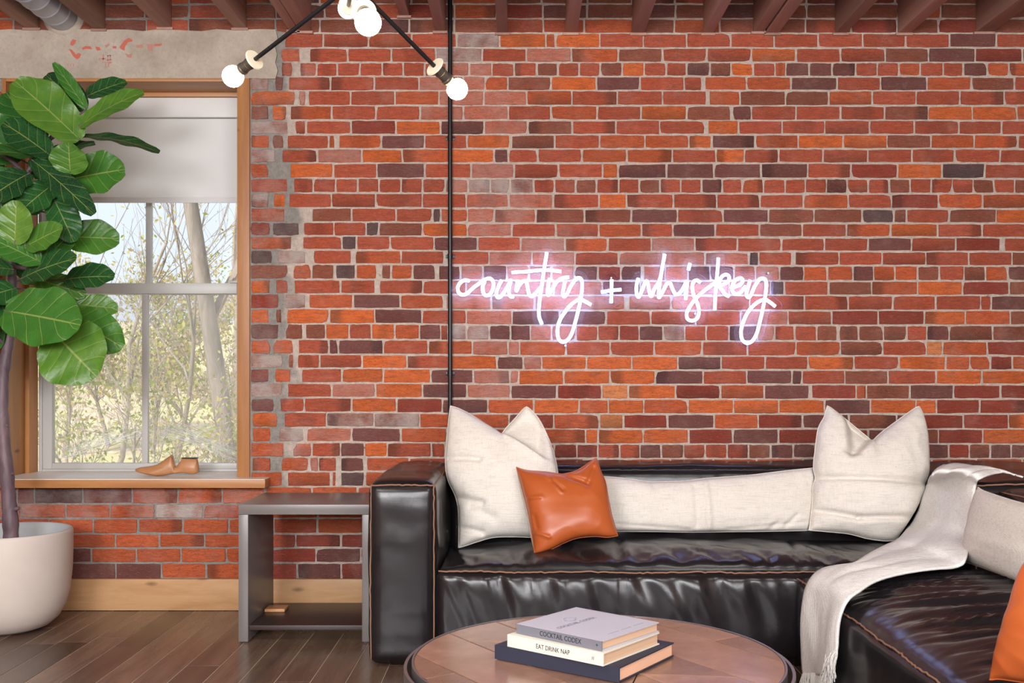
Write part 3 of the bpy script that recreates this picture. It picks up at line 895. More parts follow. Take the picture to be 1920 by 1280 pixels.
def grow(rng, p, d, L, r, depth, segs, tips, spread=.55, up=.15):
    n = 5
    pts = [Vector(p)]; rs = [r]
    d = Vector(d).normalized()
    for i in range(n):
        wv = .05 if r > .05 else .13
        d = (d + Vector((rng.gauss(0, wv), rng.gauss(0, wv), rng.gauss(up * .3, wv * .8)))).normalized()
        pts.append(pts[-1] + d * (L / n)); rs.append(max(r * (1 - .55 * (i + 1) / n), .0022))
        if depth > 0 and i >= 1:
            for k in range(rng.choice((1, 1, 2))):
                dd = (d + Vector((rng.uniform(-1, 1), rng.uniform(-1, 1), rng.uniform(-.35, .75))) * spread * 1.5).normalized()
                grow(rng, pts[-1], dd, L * rng.uniform(.45, .7), rs[-1] * .6, depth - 1, segs, tips, spread, up)
    segs.append((pts, rs, depth))
    if depth <= 1: tips.extend(pts[1:])

def tree(name, label, x, y, h, r, seed, depth, leaves, leafmats, lean=(0, 0), group=None, lsize=.05, spread=.55):
    rng = random.Random(seed)
    z = bank_z(x, y)
    t = thing(name, label, 'tree' if name.endswith('tree') else 'shrub', (x, y, z), group)
    segs, tips = [], []
    grow(rng, (x, y, z - .05), (lean[0], lean[1], 1), h, r, depth, segs, tips, spread)
    tr, br = MB(), MB()
    for pts, rs, dp in segs:
        (tr if dp == depth else br).tube(pts, rs, 7 if dp == depth else 4 if dp else 3, False)
    obj('trunk', tr, M['tbark'], t, smooth=True)
    if br.v: obj('branches', br, M['tbark'], t)
    for lm, frac in leafmats:
        mb = MB()
        for i in range(int(leaves * frac)):
            p = rng.choice(tips) + Vector((rng.gauss(0, .09), rng.gauss(0, .09), rng.gauss(-.03, .09)))
            a = Vector((rng.gauss(0, 1), rng.gauss(0, 1), rng.gauss(-.5, 1))).normalized()
            b = a.orthogonal().normalized(); b.rotate(Matrix.Rotation(rng.uniform(0, 6.28), 3, a))
            s = lsize * rng.uniform(.6, 1.3)
            mb.add([p, p + a * s * .5 + b * s * .25, p + a * s, p + a * s * .5 - b * s * .25], [(0, 1, 2, 3)])
        o = obj('foliage', mb, M[lm], t); o['kind'] = 'stuff'
    return t
# (x at depth y): px = 976 + x*1950/(5+y)
def tx(px, y): return (px - CX) * (5 + y) / F
tree('stout_tree', 'stout grey tree trunk nearest the right side of the window', tx(432, 4.6), 4.6, 5.6, .10, 5, 2, 90, [('yleaf', .7), ('gleaf', .3)], (.05, 0), None, .06, .45)
tree('slender_tree', 'slender pale tree in the middle of the right-hand panes', tx(322, 5.4), 5.4, 2.5, .035, 9, 3, 260, [('yleaf', .75), ('gleaf', .25)], (.10, 0), None, .05)
tree('bare_tree', 'thin bare branching tree behind the left-hand panes', tx(190, 6.4), 6.4, 3.1, .035, 14, 3, 260, [('yleaf', 1.0)], (.15, 0), None, .05)
tree('distant_tree', 'tall distant tree rising at the far right of the view outside', tx(441, 11.0), 11.0, 5.2, .10, 21, 2, 120, [('yleaf', .6), ('tleaf', .4)], (.0, 0), None, .08)
rs_ = random.Random(42)
spots = [(115, 5.2, 1.25), (180, 4.2, 1.0), (245, 5.0, 1.15), (300, 4.0, 1.05), (352, 4.9, 1.2), (428, 3.9, 1.0), (120, 9.0, 1.3), (205, 9.6, 1.2), (285, 9.0, 1.25), (365, 9.6, 1.2), (425, 8.6, 1.2),
         (90, 14, 1.5), (165, 14.5, 1.45), (245, 14, 1.5), (315, 14.5, 1.5), (385, 14, 1.5)]
near_words = ['first', 'second', 'third', 'fourth', 'fifth', 'sixth']
far_words = ['third', 'fourth', 'fifth', 'sixth', 'last']
for i, (px, y, h) in enumerate(spots):
    if i < 6: lab, g = f'low twiggy shrub just outside, {near_words[i]} from the left in the near row', 'near shrubs outside the window'
    else: lab, g = 'thin yellow-leaved shrub on the hillside far outside the window', 'hillside shrubs'
    tree('yellow_shrub', lab, tx(px, y), y, h, .022 if y < 6 else .035, 100 + i, 3, 620 if i < 6 else 900, [('yleaf', .38), ('gleaf', .42 if i < 6 else .22), ('tleaf', .2 if i < 6 else .4)], (rs_.uniform(-.4, .4), 0), g, .05 if y < 6 else .085, .75)

# cobweb strands across the foot of the outer glass
cw = MB(); rc = random.Random(8)
for side in (-1, 1):
    for k in range(26):
        a = (mid + side * rc.uniform(.02, .18), FY + .06 + rc.uniform(0, .012), .83 + rc.uniform(-.02, .05))
        b = (mid + side * rc.uniform(.38, .49), FY + .06 + rc.uniform(0, .012), .70 + rc.uniform(-.015, .05))
        m_ = tuple((p + q) / 2 for p, q in zip(a, b)); m_ = (m_[0], m_[1], m_[2] - rc.uniform(-.015, .012))
        cw.tube(spline([a, m_, b], 4), .0006, 3, False)
o = tag(obj('cobweb', cw, plain('silk', (.85, .85, .85), .6)), 'white cobweb strands across the foot of the lower panes', 'cobweb'); o['kind'] = 'stuff'

# ================================================================== SHOE LAST on the sill
def pt_last(u, v): p = W(240 + u / 12.8, 840 + v / 12.8, .06); return p.x, p.z
bot_c = [(190, 545), (300, 582), (500, 630), (700, 660), (900, 650), (1100, 607), (1300, 592), (1480, 615), (1640, 620), (1700, 570)]
top_c = [(190, 490), (300, 450), (450, 435), (600, 415), (720, 375), (850, 290), (1000, 185), (1062, 140)]
heel_c = [(1160, 440), (1230, 355), (1310, 228), (1500, 235), (1660, 250), (1700, 420)]
def interp(c, u):
    for (a, b), (d, e_) in zip(c, c[1:]):
        if a <= u <= d: return b + (e_ - b) * (u - a) / (d - a)
    return c[0][1] if u < c[0][0] else c[-1][1]
wid = [(190, .012), (260, .026), (400, .036), (650, .042), (850, .037), (1100, .029), (1350, .028), (1550, .030), (1660, .024), (1700, .012)]
dz_last = WIN_B - pt_last(700, 660)[1] + .0005
last = thing('shoe_last', 'old wooden shoe last standing on the window sill', 'shoe last', (pt_last(900, 0)[0], .06, WIN_B))
def loft(us, topf):
    P = []
    for u in us:
        x, zb = pt_last(u, interp(bot_c, u)); _, zt = pt_last(u, topf(u))
        w = interp(wid, u); zb += dz_last; zt += dz_last
        ring = []
        for k in range(17):
            a = 2 * math.pi * k / 16
            ca, sa = math.cos(a), math.sin(a)
            zz = (zb + zt) / 2 - (zt - zb) / 2 * math.copysign(abs(ca) ** .6, ca)
            hh = (zz - zb) / max(zt - zb, 1e-4)
            ww = w * (1 - .45 * hh ** 1.3)
            ring.append((x, .06 + ww * math.copysign(abs(sa) ** .7, sa), zz))
        P.append(ring)
    mb = MB().grid(P)
    n = len(P[0])
    mb.f.append(tuple(range(n - 1, -1, -1))); mb.f.append(tuple(range((len(P) - 1) * n, len(P) * n)))
    return mb
fore = [190, 215, 260, 330, 420, 520, 620, 720, 800, 880, 950, 1010, 1062, 1080, 1100, 1120, 1140]
obj('forepart', loft(fore, lambda u: interp(top_c, u) if u <= 1062 else 140 + (u - 1062) / 78 * 300), M['last'], last, smooth=45, weld=True)
obj('heel_block', loft([1142, 1165, 1200, 1240, 1280, 1312, 1400, 1500, 1600, 1660, 1685, 1700], lambda u: interp(heel_c, u) if u > 1160 else 440), M['last'], last, smooth=45, weld=True)
obj('heel_plate', MB().box(pt_last(1310, 0)[0], pt_last(1665, 0)[0], .045, .075, pt_last(0, 236)[1] + dz_last - .002, pt_last(0, 230)[1] + dz_last + .002), M['black'], last)

# ================================================================== POT AND FIG
PC = Vector((W(15, 0, -.38).x, -.38, 0))
pot = thing('plant_pot', 'large matte white round-bottomed planter on the floor', 'planter', PC)
prof = [(.05, .002), (.13, .003), (.175, .02), (.213, .055), (.24, .105), (.256, .17), (.265, .26), (.268, .36), (.268, .428), (.266, .437), (.262, .4405), (.255, .4405), (.25, .436), (.248, .40), (.246, .37)]
obj('shell', MB().lathe(prof[:11], 64, c=PC, caps=False), M['pot'], pot, smooth=40)
obj('rim', MB().lathe([(.262, .4405), (.255, .4405), (.25, .436), (.247, .41), (.245, .36), (.24, .33)], 64, c=PC, caps=False), M['pot_in'], pot, smooth=60)
obj('soil', MB().lathe([(.244, .352), (.12, .366), (.0, .37)], 48, c=PC, caps=False), M['soil'], pot, smooth=True)

fig = thing('fiddle_leaf_fig', 'tall fiddle-leaf fig with big green leaves in the white planter', 'plant', PC + Vector((0, 0, .36)))
ty = -.38
tp = [W(20, 1020, ty), W(20, 985, ty), W(16, 930, ty), W(10, 860, ty), W(4, 780, ty), W(6, 710, ty), W(14, 650, ty), W(22, 600, ty), W(24, 540, ty), W(20, 470, ty), W(30, 400, ty), W(50, 330, ty), W(80, 275, ty), W(130, 230, ty)]
trunk = MB()
sp = spline(tp, 6)
rt = random.Random(4)
trunk.tube(sp, [.034 - .024 * (i / len(sp)) + rt.uniform(-.002, .003) for i in range(len(sp))], 12)
for (a, b, c_) in (((22, 610), (45, 585), (70, 560)), ((20, 500), (70, 500), (110, 470)), ((18, 480), (-30, 450), (-80, 420)), ((30, 400), (80, 370), (125, 340)), ((25, 430), (-20, 400), (-60, 350)), ((14, 650), (-20, 620), (-60, 590)), ((50, 330), (20, 300), (-30, 270))):
    trunk.tube(spline([W(*a, ty), W(*b, ty + rt.uniform(-.1, .05)), W(*c_, ty + rt.uniform(-.15, .05))], 5), .010, 7)
for q in ((13, 890), (24, 955), (3, 800)):
    p = W(*q, ty); trunk.tube([p, p + Vector((.035, -.012, .008))], [.016, .006], 7)
obj('trunk', trunk, M['bark'], fig, smooth=60)

def leaf_mesh(base, tip, width, nrm, curl=.12, cup=.15, fiddle=.5, seed=0):
    base, tip = Vector(base), Vector(tip)
    ax = tip - base; L = ax.length; ax.normalize()
    nv = Vector(nrm); nv = (nv - ax * nv.dot(ax)).normalized()
    sd = ax.cross(nv).normalized()
    r = random.Random(seed)
    NV, NU = 16, 9
    P, uv = [], []
    ph = r.uniform(0, 6)
    for i in range(NV + 1):
        t = i / NV
        oval = math.sin(math.pi * min(t * .94 + .03, 1) ** .9) ** .62
        fid = (.62 + .55 * t - .28 * math.exp(-((t - .38) / .14) ** 2))
        w = width * .5 * oval * ((1 - fiddle) + fiddle * fid)
        row = []
        for j in range(NU):
            u = -1 + 2 * j / (NU - 1)
            bend = -curl * L * (t - .0) ** 2 + curl * L * t * .55
            lift = cup * width * .5 * abs(u) ** 1.5
            ruf = .016 * width * math.sin(t * 19 + ph + u * 2) * abs(u) ** 2 * 2
            row.append(base + ax * (L * t) + sd * (u * w) + nv * (bend + lift * oval + ruf))
            uv.append((u, t))
        P.append(row)
    mb = MB().grid(P)
    # thickness: a second skin
    n = len(mb.v)
    th = .0012
    back = [[p - nv * th for p in row] for row in P]
    mb.grid(back, True)
    mb.uv = uv + uv
    return mb

CAMN = Vector((.15, -1, .25))
#  base px,py   tip px,py   width(px)  depth base, depth tip   normal   fiddle curl
LV = [
 (150, 262, 28, 148, 92, -.42, -.50, (.35, -1, .45), .5, .10),
 (160, 205, 84, 138, 52, -.36, -.30, (.3, -1, .1), .2, .10),
 (162, 205, 101, 116, 26, -.42, -.44, (.5, -1, .2), .2, .05),
 (163, 180, 236, 150, 40, -.34, -.28, (0, -1, .4), .3, .12),
 (150, 236, 262, 166, 54, -.42, -.46, (-.3, -1, .5), .5, .18),
 (152, 256, 298, 272, 44, -.38, -.36, (0, -.6, 1), .4, .22),
 (95, 292, 8, 228, 74, -.44, -.55, (.2, -1, .7), .5, .12),
 (110, 300, -30, 275, 60, -.40, -.60, (.1, -.8, 1), .5, .15),
 (132, 326, 128, 268, 62, -.52, -.58, (.1, -1, .35), .0, .05),
 (132, 336, 232, 316, 82, -.42, -.44, (-.1, -1, .25), .3, .08),
 (58, 298, 174, 394, 50, -.50, -.60, (.3, -.9, .5), .4, .14),
 (70, 300, 175, 262, 40, -.40, -.34, (0, -.7, .8), .3, .15),
 (55, 325, -25, 370, 70, -.46, -.60, (.1, -1, .4), .5, .15),
 (100, 345, 40, 392, 60, -.44, -.55, (.2, -1, .3), .5, .10),
 (28, 458, 30, 376, 60, -.58, -.62, (.1, -1, .2), .1, .05),
 (48, 462, 116, 426, 52, -.56, -.60, (.0, -1, .35), .2, .05),
 (78, 492, -15, 446, 52, -.54, -.62, (.2, -1, .5), .3, .10),
 (118, 444, 223, 446, 66, -.38, -.34, (.0, -1, .25), .35, .10),
 (95, 400, 150, 404, 52, -.30, -.22, (.0, -1, .2), .2, .05),
 (100, 370, 138, 452, 54, -.46, -.50, (.4, -1, .2), .3, .08),
 (40, 522, 136, 480, 66, -.52, -.62, (.0, -1, .6), .4, .14),
 (122, 524, 211, 514, 58, -.42, -.44, (-.1, -1, .7), .3, .18),
 (90, 480, 140, 430, 50, -.44, -.46, (.1, -1, .3), .3, .10),
 (25, 505, -40, 498, 50, -.50, -.62, (.1, -1, .6), .4, .10),
 (8, 582, 146, 606, 114, -.54, -.66, (.12, -1, .3), .45, .10),
 (140, 570, 221, 578, 44, -.36, -.32, (0, -1, .3), .3, .06),
 (132, 592, 228, 650, 74, -.42, -.46, (0, -1, .2), .2, .10),
 (100, 622, 178, 704, 122, -.52, -.58, (.05, -1, .18), .15, .10),
 (70, 545, 130, 535, 40, -.36, -.30, (0, -1, .3), .2, .05),
 (60, 520, 160, 552, 46, -.40, -.36, (0, -1, .3), .3, .08),
 (30, 540, -40, 560, 60, -.46, -.58, (.1, -1, .4), .4, .10),
 (10, 560, -60, 620, 70, -.44, -.55, (.1, -1, .3), .4, .10),
 (20, 420, -70, 400, 80, -.44, -.50, (.1, -1, .4), .4, .10),
 (30, 350, -60, 330, 80, -.40, -.46, (.1, -1, .4), .4, .10),
 (40, 300, -60, 220, 90, -.40, -.44, (.1, -1, .4), .4, .10),
 (80, 270, 10, 170, 70, -.36, -.30, (.1, -1, .4), .4, .10),
 (60, 330, 110, 300, 60, -.34, -.26, (.1, -1, .4), .3, .10),
 (30, 400, 95, 350, 70, -.34, -.24, (.1, -1, .4), .3, .10),
 (25, 470, 100, 520, 70, -.32, -.22, (.1, -1, .2), .3, .10),
 (25, 430, -20, 350, 66, -.32, -.20, (.1, -1, .2), .3, .10),
 (15, 500, -80, 470, 80, -.36, -.28, (.1, -1, .2), .4, .10),
 (10, 600, -90, 680, 90, -.40, -.36, (.1, -1, .2), .4, .10),
]
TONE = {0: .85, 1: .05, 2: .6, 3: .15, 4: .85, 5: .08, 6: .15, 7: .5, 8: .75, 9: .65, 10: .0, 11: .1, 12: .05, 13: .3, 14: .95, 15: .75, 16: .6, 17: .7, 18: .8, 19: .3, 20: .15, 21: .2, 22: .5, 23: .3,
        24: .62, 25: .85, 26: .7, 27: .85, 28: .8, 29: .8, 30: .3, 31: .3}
for i, (bx, by, tx_, ty_, w, d0, d1, nr, fd, cu) in enumerate(LV):
    b, t = W(bx, by, d0), W(tx_, ty_, d1)
    mb = leaf_mesh(b, t, w * (5 + (d0 + d1) / 2) / F * 1.16, nr, cu, .14, fd, i)
    lf = obj('leaf', mb, M['leaf'], fig, smooth=True)
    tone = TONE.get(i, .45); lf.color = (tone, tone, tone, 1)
    # short stalk back towards the nearest stem point
    st = min(sp[30:], key=lambda q: (q - b).length)
    e0 = b.lerp(st, min(.09 / max((st - b).length, .001), 1))
    obj('stalk', MB().tube([e0, b, b.lerp(t, .1)], [.004, .0035, .002], 6), M['bark'], lf)

# ================================================================== SIDE TABLE
D1, D2 = -.622, -.172
txl, txr = W(447, 0, D1).x, W(697, 0, D1).x
zt = .583
st = thing('side_table', 'grey waterfall-edge side table between window and sofa', 'side table', ((txl + txr) / 2, (D1 + D2) / 2, 0))
obj('top', MB().rbox(txl, txr, D1, D2, zt - .042, zt, .002), M['bronze'], st, smooth=30)
for a, b in ((txl, txl + .041), (txr - .041, txr)):
    obj('leg', MB().rbox(a, b, D1, D2, .006, zt - .0425, .002), M['bronze'], st, smooth=30)
    for f0 in (D1 + .01, D2 - .05):
        obj('foot', MB().box(a + .006, b - .006, f0, f0 + .04, 0.0005, .0062), M['black'], st)
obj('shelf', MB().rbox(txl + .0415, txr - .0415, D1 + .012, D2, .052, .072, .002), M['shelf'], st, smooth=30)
p = onz(519, 1142, .075)
tag(obj('wood_offcut', MB().rbox(p.x - .045, p.x + .045, p.y - .045, p.y + .045, .0725, .086, .003), M['last'], smooth=30), 'small wooden offcut lying on the side table shelf', 'wood block')

# ================================================================== LEATHER SECTIONAL
def puff_box(x0, x1, y0, y1, z0, z1, r, puff, n, disp=None):
    c = Vector(((x0 + x1) / 2, (y0 + y1) / 2, (z0 + z1) / 2))
    h = ((x1 - x0) / 2, (y1 - y0) / 2, (z1 - z0) / 2)
    mb = MB()
    par = lambda i, m: (lambda t: .6 * t + .4 * math.sin(math.pi / 2 * t))(-1 + 2 * i / m)
    for a in range(3):
        u, v = (a + 1) % 3, (a + 2) % 3
        for s in (-1, 1):
            P = []
            for i in range(n[u] + 1):
                row = []
                for j in range(n[v] + 1):
                    q = [0, 0, 0]
                    q[a] = s * h[a]; q[u] = par(i, n[u]) * h[u]; q[v] = par(j, n[v]) * h[v]
                    cl = [max(-(h[k] - r), min(h[k] - r, q[k])) for k in range(3)]
                    d = Vector([q[k] - cl[k] for k in range(3)])
                    p = Vector(cl) + d.normalized() * r
                    e = ((1 - (q[u] / h[u]) ** 2) * (1 - (q[v] / h[v]) ** 2))
                    off = puff[a] * max(e, 0) ** .55
                    if disp:
                        ed = (1 - abs(q[u] / h[u]) ** 10) * (1 - abs(q[v] / h[v]) ** 10)
                        off += disp(c + p, a, s) * ed
                    p[a] += s * off
                    row.append(c + p)
                P.append(row)
            mb.grid(P, s < 0)
    return mb

def cord(path, r=.0035, wob=.0012, seed=0, n=5):
    rr = random.Random(seed)
    pts = spline(path, 10)
    pts = [p + Vector((rr.gauss(0, wob), rr.gauss(0, wob), rr.gauss(0, wob))) for p in pts]
    return MB().tube(pts, r, n)

N3 = lambda x, y, z: mn.noise(Vector((x, y, z)))
RG = lambda x, y, z: 1 - 2.2 * abs(mn.noise(Vector((x, y, z))))      # ridged folds
def d_soft(p, a, s):
    return .006 * N3(p.x * 5, p.y * 5, p.z * 5) + .0025 * N3(p.x * 16, p.y * 16, p.z * 16 + 5)
def d_arm(p, a, s):
    o = d_soft(p, a, s)
    if a == 2: o += .004 * N3(p.x * 9, p.y * 22, 1)
    if a == 1: o += .003 * N3(p.x * 3, 2, p.z * 30)
    return o
def d_seat(p, a, s):
    o = .008 * N3(p.x * 4, p.y * 4, p.z * 4) + .004 * N3(p.x * 11, p.y * 9, 3)
    if a == 2 and s > 0:
        g = max(0, 1 - (p.y + 1.0) / .34)
        o += g * (.018 * N3(p.x * 12, p.y * 6, 2) + .013 * RG(p.x * 17 + p.y * 5, p.y * 6, 7) + .005 * RG(p.x * 40 + p.y * 9, p.y * 9, 5))
        for sx in (.385, 1.1): o -= .012 * math.exp(-((p.x - sx - .12 * (p.y + .9)) / .012) ** 2)
    if a == 1 and s < 0:
        g = max(0, min(1, (p.z - .08) / .28))
        o += g * (.012 * N3(p.x * 13 + p.z * 5, 1, p.z * 3) + .012 * RG(p.x * 11 + p.z * 4, 4, p.z * 2.5) + .005 * RG(p.x * 28 + p.z * 8, 9, p.z * 4))
        for sx in (.385, 1.1): o -= .010 * math.exp(-((p.x - sx) / .010) ** 2)
    return o
def d_back(p, a, s):
    o = d_soft(p, a, s)
    if a == 1: o += .006 * N3(p.x * 26, 1, p.z * 5) * max(0, (p.z - .5) / .2)
    return o
def d_chaise(p, a, s):
    o = .006 * N3(p.x * 4, p.y * 4, p.z * 4)
    if a == 2 and s > 0:
        yy = p.y + .10 * math.sin((p.x - 1.05) * 2.2) + .035 * N3(p.x * 2.2, p.y * 3, 5)
        k = min(max((p.x - 1.08) / .25, 0), 1)
        o += k * (.015 * RG(p.x * 1.1, yy * 15, 1) + .010 * RG(p.x * 1.6, yy * 30, 6) + .004 * N3(p.x * 3, yy * 30, 2))
        o += (1 - k) * .006 * RG(p.x * 8, p.y * 24, 4)
    if a == 0: o += .004 * N3(1, p.y * 8, p.z * 4)
    return o

AX0, AX1, SX1 = -.585, -.325, 1.74
sofa = thing('leather_sofa', 'long black leather sofa with thick arms against the brick wall', 'sofa', ((AX0 + SX1) / 2, -.5, 0))
arm = obj('arm', puff_box(AX0, AX1 - .002, -1.0, -.065, .02, .712, .03, (.018, .022, .03), (12, 34, 26), d_arm), M['leather'], sofa, smooth=True, weld=True)
q = .009
for k, path in enumerate((
    [(AX0 + q, -1.0 + q, .03), (AX0 + q - .003, -1.0 + q, .3), (AX0 + q, -1.0 + q, .6), (AX0 + q, -1.0 + q, .703)],
    [(AX1 - q, -1.0 + q, .03), (AX1 - q, -1.0 + q, .3), (AX1 - q, -1.0 + q, .6), (AX1 - q, -1.0 + q, .703)],
    [(AX0 + q, -1.0 + q, .703), ((AX0 + AX1) / 2, -1.0 + q - .003, .706), (AX1 - q, -1.0 + q, .703)],
    [(AX0 + q, -1.0 + q, .703), (AX0 + q, -.5, .706), (AX0 + q, -.075, .703)],
    [(AX1 - q, -1.0 + q, .703), (AX1 - q, -.5, .706), (AX1 - q, -.075, .703)])):
    obj('stitching', cord(path, .0033, .0008, k), M['thread'], arm, smooth=True)
seat = obj('seat', puff_box(AX1, SX1 - .002, -1.0, -.385, .03, .375, .03, (.006, .035, .065), (150, 44, 26), d_seat), M['leather'], sofa, smooth=True, weld=True)
obj('stitching', cord([(AX1 + .01 + (SX1 - AX1 - .02) * i / 14, -1.0 - .001, .3735 + .002 * math.sin(i * 2.1) - .004 * math.sin(math.pi * i / 14)) for i in range(15)], .0034, .0012, 9), M['thread'], seat, smooth=True)
for sx in (.375, .395, 1.09, 1.11):
    obj('seam', cord([(sx, -1.028, .12), (sx, -1.030, .2), (sx, -1.022, .3), (sx, -.995, .366)], .0016, .0003, 3), M['dark_thread'], seat, smooth=True)
back = obj('backrest', puff_box(AX1, SX1 - .002, -.38, -.065, .30, .716, .035, (.0, .02, .018), (110, 20, 24), d_back), M['leather'], sofa, smooth=True, weld=True)
obj('stitching', cord([(AX1 + .01 + (SX1 - AX1 - .02) * i / 12, -.38 + .010, .706) for i in range(13)], .004, .001, 10), M['dark_thread'], back, smooth=True)
blk = obj('corner_arm', puff_box(SX1, 2.42, -1.012, -.065, .02, .712, .035, (.012, .02, .03), (34, 40, 26), d_arm), M['leather'], sofa, smooth=True, weld=True)
obj('stitching', cord([(SX1 + .012, -1.003, .703), (1.9, -1.006, .709), (2.15, -1.006, .709), (2.41, -1.003, .703)], .0036, .001, 11), M['thread'], blk, smooth=True)
obj('stitching', cord([(SX1 + .011, -1.003, .03), (SX1 + .011, -1.003, .35), (SX1 + .011, -1.003, .703)], .0036, .001, 12), M['thread'], blk, smooth=True)

CX0 = 1.05
chaise = thing('leather_chaise', 'black leather chaise section with ribbed seat nearest the camera', 'chaise', (1.7, -2.0, 0))
cs = obj('seat', puff_box(CX0, 2.42, -2.95, -1.045, .03, .358, .03, (.014, .02, .085), (60, 200, 20), d_chaise), M['leather'], chaise, smooth=True, weld=True)
obj('stitching', cord([(CX0 - .001, -1.06 - i * .117, .357 + .003 * math.sin(i * 2.3)) for i in range(17)], .0034, .0012, 13), M['thread'], cs, smooth=True)
cb = obj('backrest', puff_box(1.80, 2.42, -2.95, -1.045, .46, .70, .05, (.02, .02, .02), (20, 60, 14), d_soft), M['leather'], chaise, smooth=True, weld=True)
obj('stitching', cord([(1.815, -1.06, .686), (1.815, -1.6, .688), (1.815, -2.3, .688), (1.815, -2.93, .686)], .0036, .001, 14), M['thread'], cb, smooth=True)

# ================================================================== CUSHIONS
def coons(top, right, bottom, left, nu, nv):
    T, B, Lf, R = resample(top, nu), resample(bottom, nu), resample(left, nv), resample(right, nv)
    P = []
    for j in range(nv):
        v = j / (nv - 1); row = []
        for i in range(nu):
            u = i / (nu - 1)
            row.append(T[i] * (1 - v) + B[i] * v + Lf[j] * (1 - u) + R[j] * u
                       - (T[0] * ((1 - u) * (1 - v)) + T[-1] * (u * (1 - v)) + B[0] * ((1 - u) * v) + B[-1] * (u * v)))
        P.append(row)
    return P

def cushion(name, label, group, sides, place, nrm, tf, tb, mat, crease=None, backmat=None, bdir=None, exp=.42, nu=72, nv=72, cords=True, wr=.006):
    """sides: four outlines (top, right, bottom, left) in the plane given by place()"""
    S4 = [spline([(x, y, 0) for x, y in s], 8) for s in sides]
    G = coons(*S4, nu, nv)
    nrm = Vector(nrm).normalized(); bdir = Vector(bdir).normalized() if bdir else -nrm
    fr, bk = [], []
    for j, row in enumerate(G):
        a, b = [], []
        for i, p in enumerate(row):
            u, v = -1 + 2 * i / (nu - 1), -1 + 2 * j / (nv - 1)
            e = max((1 - u * u) * (1 - v * v), 0) ** exp
            w = place(p.x, p.y)
            o = tf * e
            if crease: o += crease(p.x, p.y) * min(1, e * 3)
            ed = 1 - min(1, e) ** 2
            o += wr * e * (N3(w.x * 9, w.z * 9, len(label)) + .7 * N3(w.x * 4 + 3, w.z * 24, len(label) + 2) + ed * 1.6 * RG(w.x * 14, w.z * 14, len(label) + 4))
            a.append(w + nrm * o); b.append(w + bdir * (tb * e))
        fr.append(a); bk.append(b)
    allp = [p for r in fr for p in r]
    base = Vector((sum(p.x for p in allp) / len(allp), sum(p.y for p in allp) / len(allp), min(p.z for p in allp)))
    t = thing(name, label, 'cushion', base, group)
    obj('front', MB().grid(fr, True), mat, t, smooth=True)
    obj('back', MB().grid(bk), backmat or mat, t, smooth=True)
    if cords:
        ring = fr[0] + [r[-1] for r in fr[1:]] + fr[-1][-2::-1] + [r[0] for r in fr[-2:0:-1]]
        obj('edge_seam', MB().tube(ring + [ring[0]], .0022, 5, False), mat, t, smooth=True)
    return t

def crop(ox, oy, sc, pts): return [(ox + x / sc, oy + y / sc) for x, y in pts]
def seg_dist(px, py, a, b):
    ax, ay = a; bx, by = b
    dx, dy = bx - ax, by - ay
    t = max(0, min(1, ((px - ax) * dx + (py - ay) * dy) / (dx * dx + dy * dy)))
    return math.hypot(px - ax - t * dx, py - ay - t * dy)
def line_sd(px, py, a, b):
    return ((b[0] - a[0]) * (py - a[1]) - (b[1] - a[1]) * (px - a[0])) / math.hypot(b[0] - a[0], b[1] - a[1])
sm = lambda t: (lambda k: k * k * (3 - 2 * k))(max(0, min(1, t)))
def plane(py0, y0, py1, y1):
    return lambda px, py: W(px, py, y0 + (y1 - y0) * (py - py0) / (py1 - py0))

# left large cream cushion
c1 = lambda *p: crop(820, 740, 4.267, p)
def cr1(px, py):
    a, b = (939.5, 813), (1000, 852)
    sd = line_sd(px, py, a, b)            # <0 above the fold
    f = sm((-sd + 1) / 5) * sm((px - 928) / 25) * sm((1035 - px) / 30)
    o = -.085 * f
    o += .016 * math.exp(-(sd / 9) ** 2) * sm((px - 930) / 20)
    for (p, q_, w, am) in (((842, 862), (900, 868), 5, -.020), ((858, 935), (905, 948), 6, -.026), ((885, 955), (925, 975), 8, -.014), ((862, 990), (905, 1000), 5, -.022)):
        o += am * math.exp(-(seg_dist(px, py, p, q_) / w) ** 2)
    return o
cushion('throw_pillow', 'large cream linen pillow leaning on the left sofa arm', 'cream pillows',
        (c1((105, 88), (180, 112), (280, 165), (400, 240), (470, 285), (510, 312), (550, 265), (620, 190), (690, 110), (715, 95)),
         c1((715, 95), (755, 125), (820, 205), (880, 325), (930, 460), (962, 610), (985, 850), (970, 1130)),
         c1((170, 1222), (230, 1205), (320, 1175), (450, 1140), (620, 1135), (800, 1140), (970, 1130)),
         c1((105, 88), (92, 180), (82, 300), (68, 450), (66, 580), (88, 690), (140, 800), (165, 900), (172, 1050), (170, 1222))),
        plane(760, -.42, 1020, -.60), (0, -1, .25), .13, .09, M['linen'], cr1)
